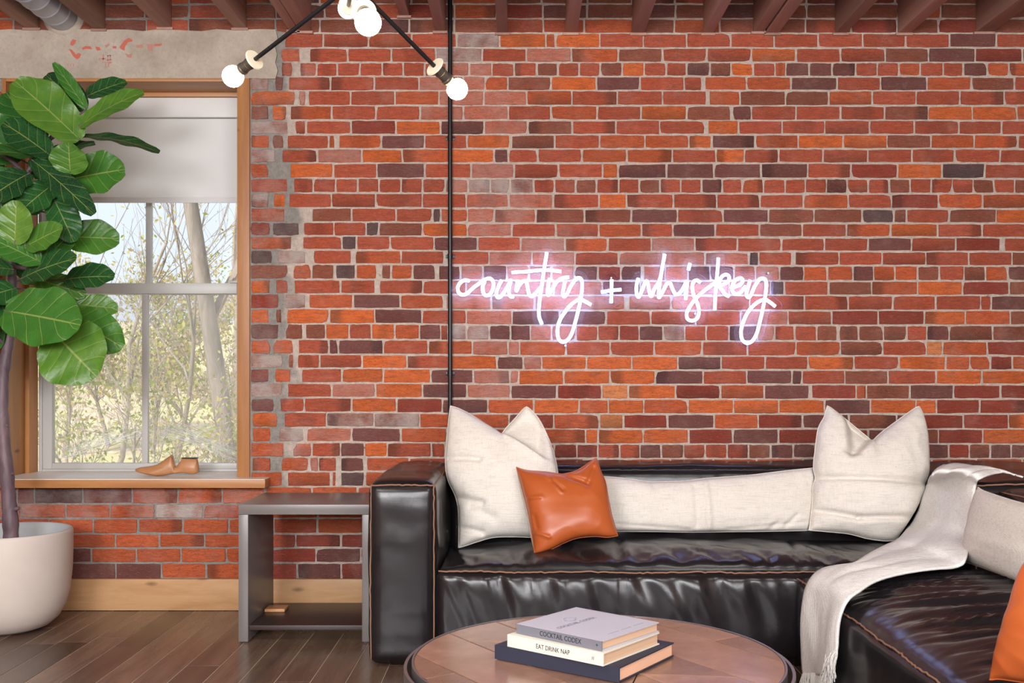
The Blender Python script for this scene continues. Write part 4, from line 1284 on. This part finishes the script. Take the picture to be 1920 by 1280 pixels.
# right large cream cushion
c4 = lambda *p: crop(1500, 740, 4.415, p)
def cr4(px, py):
    a, b = (1634, 825), (1598, 858)
    sd = line_sd(px, py, a, b)            # left of the fold
    f = sm((sd + 1) / 8) * sm((px - 1572) / 30) * sm((868 - py) / 14) * sm((1650 - px) / 12)
    o = -.075 * f
    for (p, q_, w, am) in (((1528, 899), (1732, 909), 5, -.022), ((1524, 958), (1600, 974), 5, -.024), ((1600, 974), (1712, 971), 5, -.020), ((1575, 850), (1602, 856), 5, -.014)):
        o += am * math.exp(-(seg_dist(px, py, p, q_) / w) ** 2)
    return o
cushion('throw_pillow', 'large cream linen pillow with peaked corners in the sofa corner', 'cream pillows',
        (c4((225, 90), (260, 110), (340, 170), (480, 285), (560, 350), (597, 378), (640, 340), (700, 290), (850, 180), (950, 110), (985, 95)),
         c4((985, 95), (1020, 160), (1050, 300), (1062, 500), (1055, 680), (1010, 830), (920, 1010), (790, 1205)),
         c4((75, 1120), (200, 1130), (400, 1150), (560, 1190), (700, 1208), (790, 1205)),
         c4((225, 90), (200, 180), (150, 280), (125, 450), (110, 600), (125, 690), (105, 760), (100, 900), (95, 960), (75, 1120))),
        plane(760, -.42, 1012, -.58), (0, -1, .25), .12, .09, M['linen'], cr4)
# long lumbar
c3 = lambda *p: crop(1110, 860, 4.465, p)
def cr3(px, py):
    o = 0
    for (p, q_, w, am) in (((1318, 905), (1325, 990), 5, .012), ((1300, 915), (1303, 985), 5, -.010), ((1221, 902), (1224, 915), 4, -.012),
                           ((1150, 923), (1290, 938), 1.6, -.0025), ((1330, 937), (1520, 918), 1.6, -.0025), ((1155, 982), (1290, 992), 2.5, -.006), ((1360, 992), (1510, 978), 2.5, -.006),
                           ((1470, 985), (1490, 965), 4, -.010), ((1440, 992), (1455, 978), 4, -.008)):
        o += am * math.exp(-(seg_dist(px, py, p, q_) / w) ** 2)
    return o
cushion('lumbar_pillow', 'long low cream lumbar pillow stretched across the sofa back', None,
        (c3((-150, 140), (100, 148), (300, 166), (480, 190), (600, 190), (760, 186), (1000, 160), (1300, 138), (1600, 102), (1850, 76)),
         c3((1850, 76), (1862, 160), (1850, 300), (1840, 450), (1812, 598)),
         c3((-150, 600), (200, 606), (500, 608), (800, 613), (1100, 610), (1500, 606), (1812, 598)),
         c3((-150, 140), (-165, 300), (-160, 450), (-150, 600))),
        plane(885, -.46, 1000, -.54), (0, -1, .15), .085, .06, M['linen'], cr3, exp=.33, nu=110, nv=40)
# tan leather lumbar with cream back
c2 = lambda *p: crop(950, 840, 6.096, p)
def cr2(px, py):
    o = 0
    for (p, q_, w, am) in (((1035, 905), (1052, 920), 4, -.010), ((1065, 895), (1100, 908), 5, -.018), ((1100, 908), (1112, 880), 6, -.012), ((1024, 895), (1050, 925), 3, .006),
                           ((992, 935), (1012, 934), 3.5, .008), ((1000, 968), (1006, 992), 4, -.008), ((1005, 1000), (1028, 1008), 3, .008)):
        o += am * math.exp(-(seg_dist(px, py, p, q_) / w) ** 2)
    return o
cushion('leather_pillow', 'tan leather lumbar pillow with cream back in front of the left cream pillow', 'tan leather pillows',
        (c2((110, 215), (170, 238), (250, 255), (450, 270), (600, 292), (660, 292), (800, 255), (920, 180), (1000, 125), (1025, 115)),
         c2((1025, 115), (1048, 180), (1080, 270), (1130, 390), (1160, 560), (1205, 780), (1270, 1000)),
         c2((320, 1200), (400, 1192), (520, 1150), (640, 1090), (800, 1030), (1000, 1008), (1150, 1018), (1270, 1000)),
         c2((110, 215), (140, 320), (185, 500), (240, 720), (285, 960), (320, 1200))),
        plane(870, -.68, 1030, -.84), (.05, -1, .2), .09, .085, M['tan_leather'], cr2, M['linen'], (-.62, 1, -.1), .40, wr=.003)

# cream lumbar on the chaise, running towards the camera
def place_side(px, py):
    # px: 0..1 along the length towards the camera, py: 0..1 from top to bottom
    a = Vector((1.655, -1.17, .0)).lerp(Vector((1.665, -1.85, 0)), px)
    return Vector((a.x - .05 * py + .03, a.y, .715 - .275 * py + .0))
cushion('lumbar_pillow', 'cream lumbar pillow standing on the chaise at the right edge', None,
        (((0, 0), (.1, .03), (.5, .06), (.9, .03), (1, 0)), ((1, 0), (.985, .4), (.985, .7), (1, 1)), ((0, 1), (.1, .985), (.5, .97), (.9, .985), (1, 1)), ((0, 0), (.012, .4), (.012, .7), (0, 1))),
        place_side, (-1, .0, .15), .075, .06, M['linen'], None, nu=64, nv=40)
def place_far(px, py):
    a = Vector((1.175, -2.60, 0)).lerp(Vector((1.40, -2.90, 0)), px)
    return Vector((a.x - .115 * py, a.y - .05 * py, .715 - .275 * py))
cushion('leather_pillow', 'tan leather pillow cut off by the right edge of the picture', 'tan leather pillows',
        (((0, 0), (.1, .04), (.5, .09), (.9, .04), (1, 0)), ((1, 0), (.97, .4), (.97, .7), (1, 1)), ((0, 1), (.1, .97), (.5, .94), (.9, .97), (1, 1)), ((0, 0), (.03, .4), (.03, .7), (0, 1))),
        place_far, (-1, -.2, .25), .085, .07, M['tan_leather'], None, M['linen'], None, .40, wr=.006)

# ================================================================== THROW BLANKET
cc = lambda x, y: (1480 + x / 2.909, 840 + y / 2.909)
LX = SX1 - .022
rowsLR = [
 (onz(*cc(840, 92), .755), onz(*cc(1275, 158), .745)),
 (onz(*cc(800, 118), .752), onz(*cc(1165, 135), .752)),
 (onz(*cc(772, 152), .735), onz(*cc(1050, 165), .742)),
 (onx(*cc(755, 195), LX + .005), onx(*cc(1016, 205), LX + .002)),
 (onx(*cc(725, 275), LX - .01), onx(*cc(1006, 280), LX - .012)),
 (onx(*cc(700, 350), LX - .02), onx(*cc(1000, 360), LX - .02)),
 (onx(*cc(650, 430), LX - .06), onx(*cc(988, 480), LX - .035)),
 (onz(*cc(590, 500), .475), onz(*cc(966, 605), .485)),
 (onz(*cc(520, 532), .462), onz(*cc(915, 648), .462)),
 (onz(*cc(430, 580), .46), onz(*cc(780, 662), .462)),
 (onz(*cc(340, 632), .455), onz(*cc(620, 686), .458)),
 (onz(*cc(250, 642), .445), onz(*cc(480, 728), .447)),
 (onz(*cc(170, 662), .425), onz(*cc(380, 785), .43)),
 (onx(*cc(115, 715), CX0 - .022), onx(*cc(322, 830), CX0 - .004)),
 (onx(*cc(82, 790), CX0 - .038), onx(*cc(288, 895), CX0 - .025)),
 (onx(*cc(68, 900), CX0 - .042), onx(*cc(270, 985), CX0 - .034)),
 (onx(*cc(64, 1030), CX0 - .042), onx(*cc(262, 1090), CX0 - .038)),
 (onx(*cc(66, 1150), CX0 - .042), onx(*cc(252, 1170), CX0 - .040)),
 (onx(*cc(76, 1235), CX0 - .042), onx(*cc(225, 1235), CX0 - .040)),
]
Lc, Rc = spline([a for a, b in rowsLR], 6), spline([b for a, b in rowsLR], 6)
NW = 30
P = []
for i, (a, b) in enumerate(zip(Lc, Rc)):
    t = i / (len(Lc) - 1); row = []
    for j in range(NW + 1):
        u = j / NW
        p = a.lerp(b, u)
        hang = sm((t - .68) / .15); on = 1 - hang
        fold = .010 * math.sin(u * 7 + 1.5 * t * 6) * sm(u / .1) * sm((1 - u) / .1) + .006 * N3(u * 5, t * 9, 2)
        p = p + Vector((-1, 0, 0)) * fold * (hang * .9 + .35 * sm((.45 - t) / .1)) + Vector((0, 0, 1)) * abs(fold) * on * .8
        # belly of cloth resting over the seats
        p.z += .012 * math.sin(math.pi * u) * (1 - hang) * sm(t / .2)
        if t < .18: p.z += .012 * math.sin(math.pi * u)
        row.append(p)
    P.append(row)
blanket = thing('throw_blanket', 'ivory fringed throw blanket draped from sofa corner over the chaise', 'blanket', (1.3, -1.2, 0))
mb = MB().grid(P)
cl = obj('cloth', mb, M['throw'], blanket, smooth=True)
sol = cl.modifiers.new('thickness', 'SOLIDIFY'); sol.thickness = .007; sol.offset = 0
fr_ = MB(); rf_ = random.Random(5)
for k in range(150):
    u = rf_.random()
    p = P[-1][0].lerp(P[-1][-1], u)
    L = rf_.uniform(.05, .085)
    q1 = p + Vector((rf_.uniform(-.012, .008), rf_.uniform(-.012, .012), -L * .5)); q2 = p + Vector((rf_.uniform(-.02, .01), rf_.uniform(-.03, .03), -L))
    q2.z = max(q2.z, .004)
    fr_.tube(spline([p + Vector((-.002, 0, .006)), q1, q2], 3), .0018, 4)
for k in range(110):
    i = int(len(P) * rf_.uniform(.88, .999)); p = P[i][-1].lerp(P[i][-6], rf_.random() ** 2)
    L = rf_.uniform(.05, .10)
    q1 = p + Vector((rf_.uniform(-.022, -.006), rf_.uniform(-.03, .01), -L * .4)); q2 = p + Vector((rf_.uniform(-.03, -.008), rf_.uniform(-.04, .02), -L))
    q2.z = max(q2.z, .004)
    fr_.tube(spline([p, q1, q2], 3), .0018, 4)
o = obj('fringe', fr_, M['throw'], blanket); o['kind'] = 'stuff'

# ================================================================== COFFEE TABLE
TZ = .40
TC = Vector((.198, 2.687 - 5.0, 0)); TR = .477
ct = thing('coffee_table', 'round plank-top coffee table with a steel hoop', 'coffee table', TC)
M['ctop'] = wood('table_planks', (0.31, 0.175, 0.125), (0.175, 0.09, 0.06), (3.2, 3.2, 3.2), .20, .25, .1, spec=.8)
def zprism(poly, z0, z1, b=.0015):
    n = len(poly)
    cx = sum(p[0] for p in poly) / n; cy = sum(p[1] for p in poly) / n
    def sh(p):
        d = Vector((cx - p[0], cy - p[1])); d.normalize(); return (p[0] + d.x * b, p[1] + d.y * b)
    vs = [(x, y, z0) for x, y in poly] + [(x, y, z1 - b) for x, y in poly] + [(*sh(p), z1) for p in poly]
    fs = [tuple(range(n - 1, -1, -1)), tuple(range(2 * n, 3 * n))]
    for i in range(n):
        j = (i + 1) % n
        fs += [(i, j, n + j, n + i), (n + i, n + j, 2 * n + j, 2 * n + i)]
    return MB().add(vs, fs)
dv = Vector((.56, -.83)).normalized(); nvv = Vector((.83, .56)).normalized()
def strip(a, b, c0=None, c1=None, R=TR - .006):
    """piece of the disc: a..b across (along nvv), c0..c1 along the grain"""
    pts = []
    N = 14
    for i in range(N + 1):
        t = a + (b - a) * i / N; m = math.sqrt(max(R * R - t * t, 0)); e = m if c1 is None else min(m, c1(t)); pts.append((t, e))
    for i in range(N + 1):
        t = b + (a - b) * i / N; m = math.sqrt(max(R * R - t * t, 0)); e = -m if c0 is None else max(-m, c0(t)); pts.append((t, e))
    out = []
    for t, e in pts:
        p = nvv * t + dv * e
        out.append((TC.x + p.x, TC.y + p.y))
    clean = [out[0]]
    for p in out[1:]:
        if math.hypot(p[0] - clean[-1][0], p[1] - clean[-1][1]) > 1e-4: clean.append(p)
    return clean
g = .0024
c_n = 1.669
seams = [-TR + .007, 1.295 - c_n, 1.477 - c_n, 1.660 - c_n, 1.842 - c_n, 2.035 - c_n, TR - .007]
for k in range(6):
    a, b = seams[k] + g, seams[k + 1] - g
    if k in (2, 3):
        s = 1 if k == 2 else -1
        cut1 = lambda t, s=s, k=k: -.16 + s * (t - seams[3]) * .9
        cut2 = lambda t, s=s, k=k: .17 - s * (t - seams[3]) * .9
        cuts = [(None, lambda t, f=cut1: f(t) - g), (lambda t, f=cut1: f(t) + g, lambda t, f=cut2: f(t) - g), (lambda t, f=cut2: f(t) + g, None)]
    else:
        x_ = (-.08, .13, 0, 0, -.17, .05)[k]
        cuts = [(None, lambda t, x_=x_: x_ - g * .6), (lambda t, x_=x_: x_ + g * .6, None)]
    for c0, c1_ in cuts:
        obj('plank', zprism(strip(a, b, c0, c1_), TZ - .03, TZ), M['ctop'], ct)
obj('underframe', MB().lathe([(0, TZ - .05), (TR - .02, TZ - .05), (TR - .02, TZ - .031), (0, TZ - .031)], 72, c=TC), M['black'], ct, smooth=30)
def ring(r0, r1, z0, z1): return [(r0, z0), (r1, z0), (r1, z1), (r0, z1), (r0, z0)]
obj('rim', MB().lathe(ring(TR - .0055, TR, TZ - .032, TZ + .0015), 96, c=TC, caps=False), M['steel'], ct, smooth=30)
obj('hoop', MB().lathe(ring(TR + .012, TR + .020, TZ - .075, TZ - .012), 96, c=TC, caps=False), M['steel'], ct, smooth=30)
for k in range(4):
    a = math.radians(45 + 90 * k)
    u = Vector((math.cos(a), math.sin(a), 0))
    obj('leg', MB().tube([TC + u * (TR + .006) + Vector((0, 0, TZ - .05)), TC + u * .36 + Vector((0, 0, .22)), TC + u * .40 + Vector((0, 0, .004))], .012, 8), M['black'], ct, smooth=30)

# ================================================================== BOOKS
def text_mesh(body, size):
    cu = bpy.data.curves.new('lettering', 'FONT'); cu.body = body; cu.size = size; cu.align_x = 'CENTER'; cu.align_y = 'CENTER'; cu.extrude = .0002; cu.resolution_u = 3
    o = bpy.data.objects.new('lettering', cu); COL.objects.link(o)
    bpy.context.view_layer.update()
    me = bpy.data.meshes.new_from_object(o.evaluated_get(bpy.context.evaluated_depsgraph_get()))
    vs = [v.co.copy() for v in me.vertices]; fs = [tuple(p.vertices) for p in me.polygons]
    bpy.data.objects.remove(o); bpy.data.meshes.remove(me); bpy.data.curves.remove(cu)
    return vs, fs
def add_text(name, par, body, size, origin, ex, ey, mat, bold=0.0, sx=1.0):
    vs, fs = text_mesh(body, size)
    ex, ey = Vector(ex).normalized(), Vector(ey).normalized(); ez = ex.cross(ey)
    return obj(name, MB().add([origin + ex * v.x * sx + ey * v.y + ez * (v.z + .0008) for v in vs], fs), mat, par)
M['ink'] = plain('dark_ink', (0.012, 0.014, 0.022), .6)
M['ink2'] = plain('grey_ink', (0.20, 0.20, 0.25), .6)
M['pages'] = (lambda t: t.done(t.bsdf(t.mix(t.noise(t.coord((1, 1, 900)), 1.0, 1), (0.62, 0.42, 0.28), (0.44, 0.28, 0.18)), .8)))(NT('paper_edges'))
M['peach'] = plain('peach_pages', (0.72, 0.42, 0.28), .8)
def book(label, Lp, Fp, Rp, z0, t, cover, pages, board=.003, spine_mat=None):
    e1 = (Fp - Lp); a = e1.length; e1 = e1 / a
    e2 = Vector((-e1.y, e1.x, 0))
    b = (Rp - Fp).dot(e2)
    bk = thing('book', label, 'book', Lp.lerp(Rp, .5), 'books stacked on the coffee table')
    def slab(s0, s1, t0, t1, za, zb):
        v = [Lp + e1 * s + e2 * q_ + Vector((0, 0, z - Lp.z)) for z in (za, zb) for s, q_ in ((s0, t0), (s1, t0), (s1, t1), (s0, t1))]
        return MB().add(v, [(0, 3, 2, 1), (4, 5, 6, 7), (0, 1, 5, 4), (1, 2, 6, 5), (2, 3, 7, 6), (3, 0, 4, 7)])
    cv = slab(0, a, .0, b, z0, z0 + board)
    cv.add(*(lambda m: (m.v, m.f))(slab(0, a, .0, b, z0 + t - board, z0 + t)))
    obj('cover', cv, cover, bk)
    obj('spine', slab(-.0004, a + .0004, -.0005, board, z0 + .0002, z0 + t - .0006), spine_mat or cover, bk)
    obj('pages', slab(.004, a - .004, board + .0003, b - .004, z0 + board + .0002, z0 + t - board - .0002), pages, bk)
    return bk, Lp, e1, e2, a, b
z3, t3 = TZ + .002, .036
z2, t2 = z3 + t3 + .0004, .031
z1, t1 = z2 + t2 + .0004, .025
b3 = book('large navy hardback with peach page edges at the bottom of the stack', onz(928, 1234.6, z3), onz(1161, 1280, z3), onz(1277.6, 1232.6, z3), z3, t3, plain('navy_cloth', (0.017, 0.020, 0.040), .6), M['peach'])
b2 = book('cream hardback with black spine title in the middle of the stack', onz(951.8, 1211.5, z2), onz(1131, 1249, z2), onz(1235, 1207.5, z2), z2, t2, plain('cream_cloth', (0.66, 0.62, 0.53), .6), M['pages'])
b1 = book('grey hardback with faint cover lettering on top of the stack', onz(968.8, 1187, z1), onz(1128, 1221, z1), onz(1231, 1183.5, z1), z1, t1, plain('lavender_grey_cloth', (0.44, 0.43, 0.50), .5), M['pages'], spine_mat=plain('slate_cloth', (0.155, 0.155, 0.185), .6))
def spine(bk, z, t, body, size, mat, frac=.5, sx=1.0, dz=0):
    o, Lp, e1, e2, a, b = bk
    add_text('spine_title', o, body, size, Vector((Lp.x, Lp.y, 0)) + e1 * a * frac + Vector((0, 0, z + t / 2 + dz)), e1, (0, 0, 1), mat, sx=sx)
spine(b1, z1, t1, 'COCKTAIL CODEX', .0175, M['ink'], .53, .86)
spine(b2, z2, t2, 'EAT DRINK NAP', .0165, M['ink'], .49, .86)
spine(b1, z1, t1, '|||', .012, M['ink2'], .07)
spine(b1, z1, t1, '+', .014, M['ink'], .95)
spine(b2, z2, t2, '#', .014, M['ink2'], .90)
o, Lp, e1, e2, a, b = b1
topc = Vector((Lp.x, Lp.y, z1 + t1)) 
add_text('cover_title', o, 'COCKTAIL CODEX', .019, topc + e1 * a * .42 + e2 * b * .42, e2, -e1, M['ink2'], sx=.95)
emb = topc + e1 * a * .28 + e2 * b * .50 + Vector((0, 0, .0004))
mb = MB().tube([emb + e2 * .016 * math.cos(k / 24 * 6.2832) + e1 * .016 * math.sin(k / 24 * 6.2832) for k in range(25)], .0006, 4, False)
mb.tube([emb + e2 * .024, emb + e2 * .021 + e1 * .006], .0006, 4).tube([emb - e2 * .024, emb - e2 * .021 + e1 * .006], .0006, 4)
obj('cover_emblem', mb, M['ink2'], o)
mb = MB()
for k in range(3):
    c_ = topc + e1 * a * .90 + e2 * b * (.25 + .22 * k) + Vector((0, 0, .0003)); mb.tube([c_, c_ + e2 * b * .18], .0005, 4)
obj('cover_line', mb, M['ink2'], o)

# ================================================================== NEON SIGN
NY = -.046
def ns(ox, pts): return [(ox + x / 6.4, 460 + y / 6.4) for x, y in pts]
strokes = [
 ns(845, [(225, 425), (165, 418), (110, 455), (85, 510), (100, 570), (150, 592), (205, 570), (275, 505), (350, 450), (420, 405), (475, 398), (512, 440), (510, 510), (475, 580), (425, 600), (390, 560), (385, 490), (410, 430)]),
 ns(845, [(612, 415), (580, 480), (550, 560), (558, 615), (590, 620), (635, 570), (690, 480), (722, 415), (705, 500), (700, 570), (722, 612), (760, 612)]),
 ns(845, [(808, 415), (795, 480), (788, 545), (822, 480), (868, 430), (905, 432), (922, 500), (940, 580), (975, 612), (1010, 580), (1060, 530), (1098, 480)]),
 ns(985, [(258, 85), (240, 200), (218, 330), (200, 460), (180, 600), (165, 730), (165, 850), (200, 945)]),
 ns(985, [(-165, 325), (-80, 318), (0, 315), (110, 303), (220, 296), (330, 300), (430, 314)]),
 ns(985, [(292, 395), (275, 480), (268, 560), (278, 596), (320, 525), (375, 440), (440, 395), (525, 380)]),
 ns(985, [(478, 420), (462, 500), (450, 570), (465, 612), (500, 580), (550, 480), (600, 410), (640, 388), (675, 415), (682, 500), (668, 620), (640, 760), (605, 900), (560, 1050), (510, 1130), (450, 1158), (400, 1120), (385, 1030), (405, 920), (460, 820), (545, 715), (645, 648), (710, 668), (790, 712)]),
 ns(1110, [(236, 410), (234, 550), (230, 690)]),
 ns(1110, [(110, 560), (230, 540), (350, 530)]),
 ns(1110, [(556, 392), (535, 480), (535, 570), (560, 618), (600, 540), (640, 440), (665, 440), (685, 540), (712, 608), (745, 530), (800, 440), (830, 350)]),
 ns(1110, [(872, 105), (850, 230), (828, 360), (808, 500), (802, 625), (850, 550), (895, 465), (935, 450), (965, 520), (1000, 580), (1045, 575), (1090, 520), (1130, 440)]),
 ns(1240, [(312, 425), (304, 520), (290, 650)]),
 ns(1240, [(345, 215), (325, 295)]),
 ns(1240, [(470, 445), (425, 418), (385, 440), (372, 510), (390, 600), (430, 690), (450, 780), (435, 865), (375, 902), (315, 880), (305, 810), (345, 730), (410, 640), (500, 555), (600, 480), (690, 420)]),
 ns(1330, [(108, 150), (100, 280), (85, 440), (72, 600), (65, 772)]),
 ns(1330, [(112, 440), (150, 375), (200, 350), (238, 378), (222, 435), (165, 468), (118, 478), (150, 530), (190, 585), (238, 612)]),
 ns(1330, [(300, 500), (365, 472), (402, 425), (375, 392), (320, 412), (280, 470), (275, 540), (310, 580), (370, 565), (440, 490)]),
 ns(1330, [(490, 415), (465, 500), (445, 580), (465, 622), (495, 600), (540, 500), (590, 420), (640, 395), (678, 425), (682, 510), (665, 640), (640, 770), (610, 900), (570, 1050), (520, 1140), (455, 1172), (395, 1130), (380, 1030), (410, 910), (470, 790), (560, 695), (660, 650), (725, 680), (792, 732)]),
]
sgn = thing('neon_sign', 'white neon script sign reading country + whiskey on brick', 'neon sign', W(1160, 550, NY))
dense = []
for st_ in strokes:
    pts = spline([(x, y, 0) for x, y in st_], 8)
    dense.append(pts)
    obj('tube', MB().tube([W(p.x, p.y, NY) for p in pts], .0076, 8), M['neon'], sgn, smooth=True)
bars = [[Vector((900 + i * 4, 549, 0)) for i in range(135)]]
pp = np.array([(p.x, p.y) for pts in dense for p in resample(pts, max(8, len(pts) * 2))])
pb = np.array([(p.x, p.y) for pts in bars for p in pts])
gx = np.arange(836, 1475, 2.2); gy = np.arange(458, 668, 2.2)
XX, YY = np.meshgrid(gx, gy)
def dist(P_): 
    d = np.full(XX.shape, 1e9)
    for k in range(0, len(P_), 64):
        q_ = P_[k:k + 64]
        d = np.minimum(d, np.min(np.hypot(XX[..., None] - q_[:, 0], YY[..., None] - q_[:, 1]), axis=-1))
    return d
FLD = np.minimum(dist(pp) - 12.5, dist(pb) - 10.0)
mb = MB(); edge = MB()
yb0, yb1 = -.030, -.024
for i in range(len(gy) - 1):
    for j in range(len(gx) - 1):
        cs4 = [(gx[j], gy[i], FLD[i, j]), (gx[j + 1], gy[i], FLD[i, j + 1]), (gx[j + 1], gy[i + 1], FLD[i + 1, j + 1]), (gx[j], gy[i + 1], FLD[i + 1, j])]
        if all(c_[2] > 0 for c_ in cs4): continue
        poly, cross = [], []
        for k in range(4):
            p, q_ = cs4[k], cs4[(k + 1) % 4]
            if p[2] <= 0: poly.append((p[0], p[1]))
            if (p[2] <= 0) != (q_[2] <= 0):
                t = p[2] / (p[2] - q_[2]); x_ = (p[0] + (q_[0] - p[0]) * t, p[1] + (q_[1] - p[1]) * t)
                poly.append(x_); cross.append(x_)
        f_ = [W(x, y, yb0) for x, y in poly]; k_ = [Vector((p.x, yb1, p.z)) for p in f_]
        n_ = len(f_)
        if n_ >= 3:
            mb.add(f_, [tuple(range(n_))]); mb.add(k_, [tuple(range(n_ - 1, -1, -1))])
        if len(cross) == 2:
            a_, b_ = W(*cross[0], yb0), W(*cross[1], yb0)
            edge.add([a_, b_, Vector((b_.x, yb1, b_.z)), Vector((a_.x, yb1, a_.z))], [(0, 1, 2, 3)])
plate = obj('backing_plate', mb, M['acrylic'], sgn, weld=True)
obj('plate_edge', edge, plain('acrylic_edge', (.34, .33, .50), .2), plate, weld=True)
for (x, y) in ((862, 528), (1078, 519), (1146, 521), (1147, 566), (1290, 533), (1303, 588), (1400, 646), (1060, 648), (1440, 512)):
    p = W(x, y, -.03)
    obj('standoff', MB().tube([p + Vector((0, -.004, 0)), Vector((p.x, .0, p.z))], .0045, 8), M['steel'], sgn, smooth=30)
obj('power_lead', MB().tube(spline([W(858, 536, -.035), W(852, 541, -.03), W(848, 545, -.02), W(846, 552, -.012)], 6), .0012, 5), plain('clear_lead', (.5, .5, .55), .3), sgn)

# ================================================================== CONDUIT, DUCT
cd = thing('conduit_pipe', 'thin black vertical conduit pipe running up the brick wall', 'pipe', (W(844, 0).x, -.018, .15))
cxp = W(844, 0, -.02).x
obj('pipe', MB().tube([(cxp, -.02, .16), (cxp, -.02, 1.2), (cxp, -.02, 3.02)], .0105, 14), M['black'], cd, smooth=40)
for py in (258, 480, 700):
    z = W(0, py, -.02).z
    s_ = obj('strap', MB().rbox(cxp - .022, cxp + .022, -.006, -.0005, z - .008, z + .008, .001), M['black'], cd, smooth=30)
    obj('screw', MB().tube([(cxp - .017, -.009, z), (cxp - .017, -.005, z)], .004, 8), M['black'], s_)
    obj('coupling', MB().tube([(cxp, -.02, z - .012), (cxp, -.02, z + .012)], .0128, 14), M['black'], cd, smooth=40)

DC = Vector((W(119, 0).x, 0, 2.853))
du = thing('air_duct', 'round galvanised spiral duct between the ceiling joists', 'duct', DC)
pr = []
y = .0
while y < 5.5:
    pr += [(.0735, y), (.0735, y + .085), (.0765, y + .09), (.0765, y + .096), (.0735, y + .1)]
    y += .101
Mx = Matrix.Rotation(math.radians(90), 3, 'X')     # local z -> -y
obj('shell', MB().lathe(pr, 36, Mx, DC + Vector((0, -.002, 0))), M['duct'], du, smooth=40)
obj('mortar_collar', MB().lathe([(.074, .0), (.10, .0), (.088, .012), (.078, .016), (.074, .014)], 30, Mx, DC, caps=False), M['concrete'], du, smooth=60)

# ================================================================== CEILING LAMP
H = W(662, -30, -2.3)
lamp = thing('pendant_lamp', 'black branching ceiling lamp with four bare lit bulbs', 'ceiling lamp', H)
obj('hub', MB().lathe([(0, -.035), (.018, -.032), (.03, -.015), (.03, .02), (.018, .035), (.008, .04), (0, .04)], 24, None, H), M['black'], lamp, smooth=40)
obj('stem', MB().tube([H + Vector((0, 0, .03)), Vector((H.x, H.y, ZT - .015))], .008, 12), M['black'], lamp, smooth=40)
obj('canopy', MB().lathe([(0, -.03), (.05, -.028), (.062, -.012), (.062, .0)], 28, None, Vector((H.x, H.y, ZT - .001))), M['black'], lamp, smooth=40)
for k, (bp, yy) in enumerate((((437, 143), -2.02), ((857, 167), -2.02), ((690, 42), -2.62), ((652, 16), -1.75))):
    B = W(*bp, yy)
    d = (B - H).normalized()
    L = (B - H).length
    R = Vector((0, 0, 1)).rotation_difference(d).to_matrix()
    rs0 = L - .098
    am = obj('arm', MB().tube([H + d * .01, H + d * rs0], .0062, 10), M['black'], lamp, smooth=40)
    O = H + d * rs0
    obj('flange', MB().lathe([(0, -.003), (.028, -.002), (.030, .001), (.026, .004), (.012, .006), (0, .006)], 28, R, O), M['brass'], am, smooth=35)
    obj('socket', MB().lathe([(.012, .004), (.017, .008), (.017, .026), (.0155, .028), (.0155, .048), (.0175, .05), (.0175, .056), (.012, .058)], 24, R, O), M['socket'], am, smooth=35)
    obj('bulb_base', MB().lathe([(.0125, .057), (.0145, .058), (.0145, .066), (.0135, .068), (.0135, .072)], 20, R, O), M['brass'], am, smooth=35)
    bl = [(.0125, .069), (.015, .073), (.021, .078)]
    for i in range(1, 15):
        a = math.radians(48 + (180 - 48) * i / 14)
        bl.append((max(.0305 * math.sin(a), 0), .098 - .0305 * math.cos(a)))
    bl[-1] = (0, .1285)
    obj('bulb', MB().lathe(bl, 28, R, O), M['bulb'], am, smooth=True)
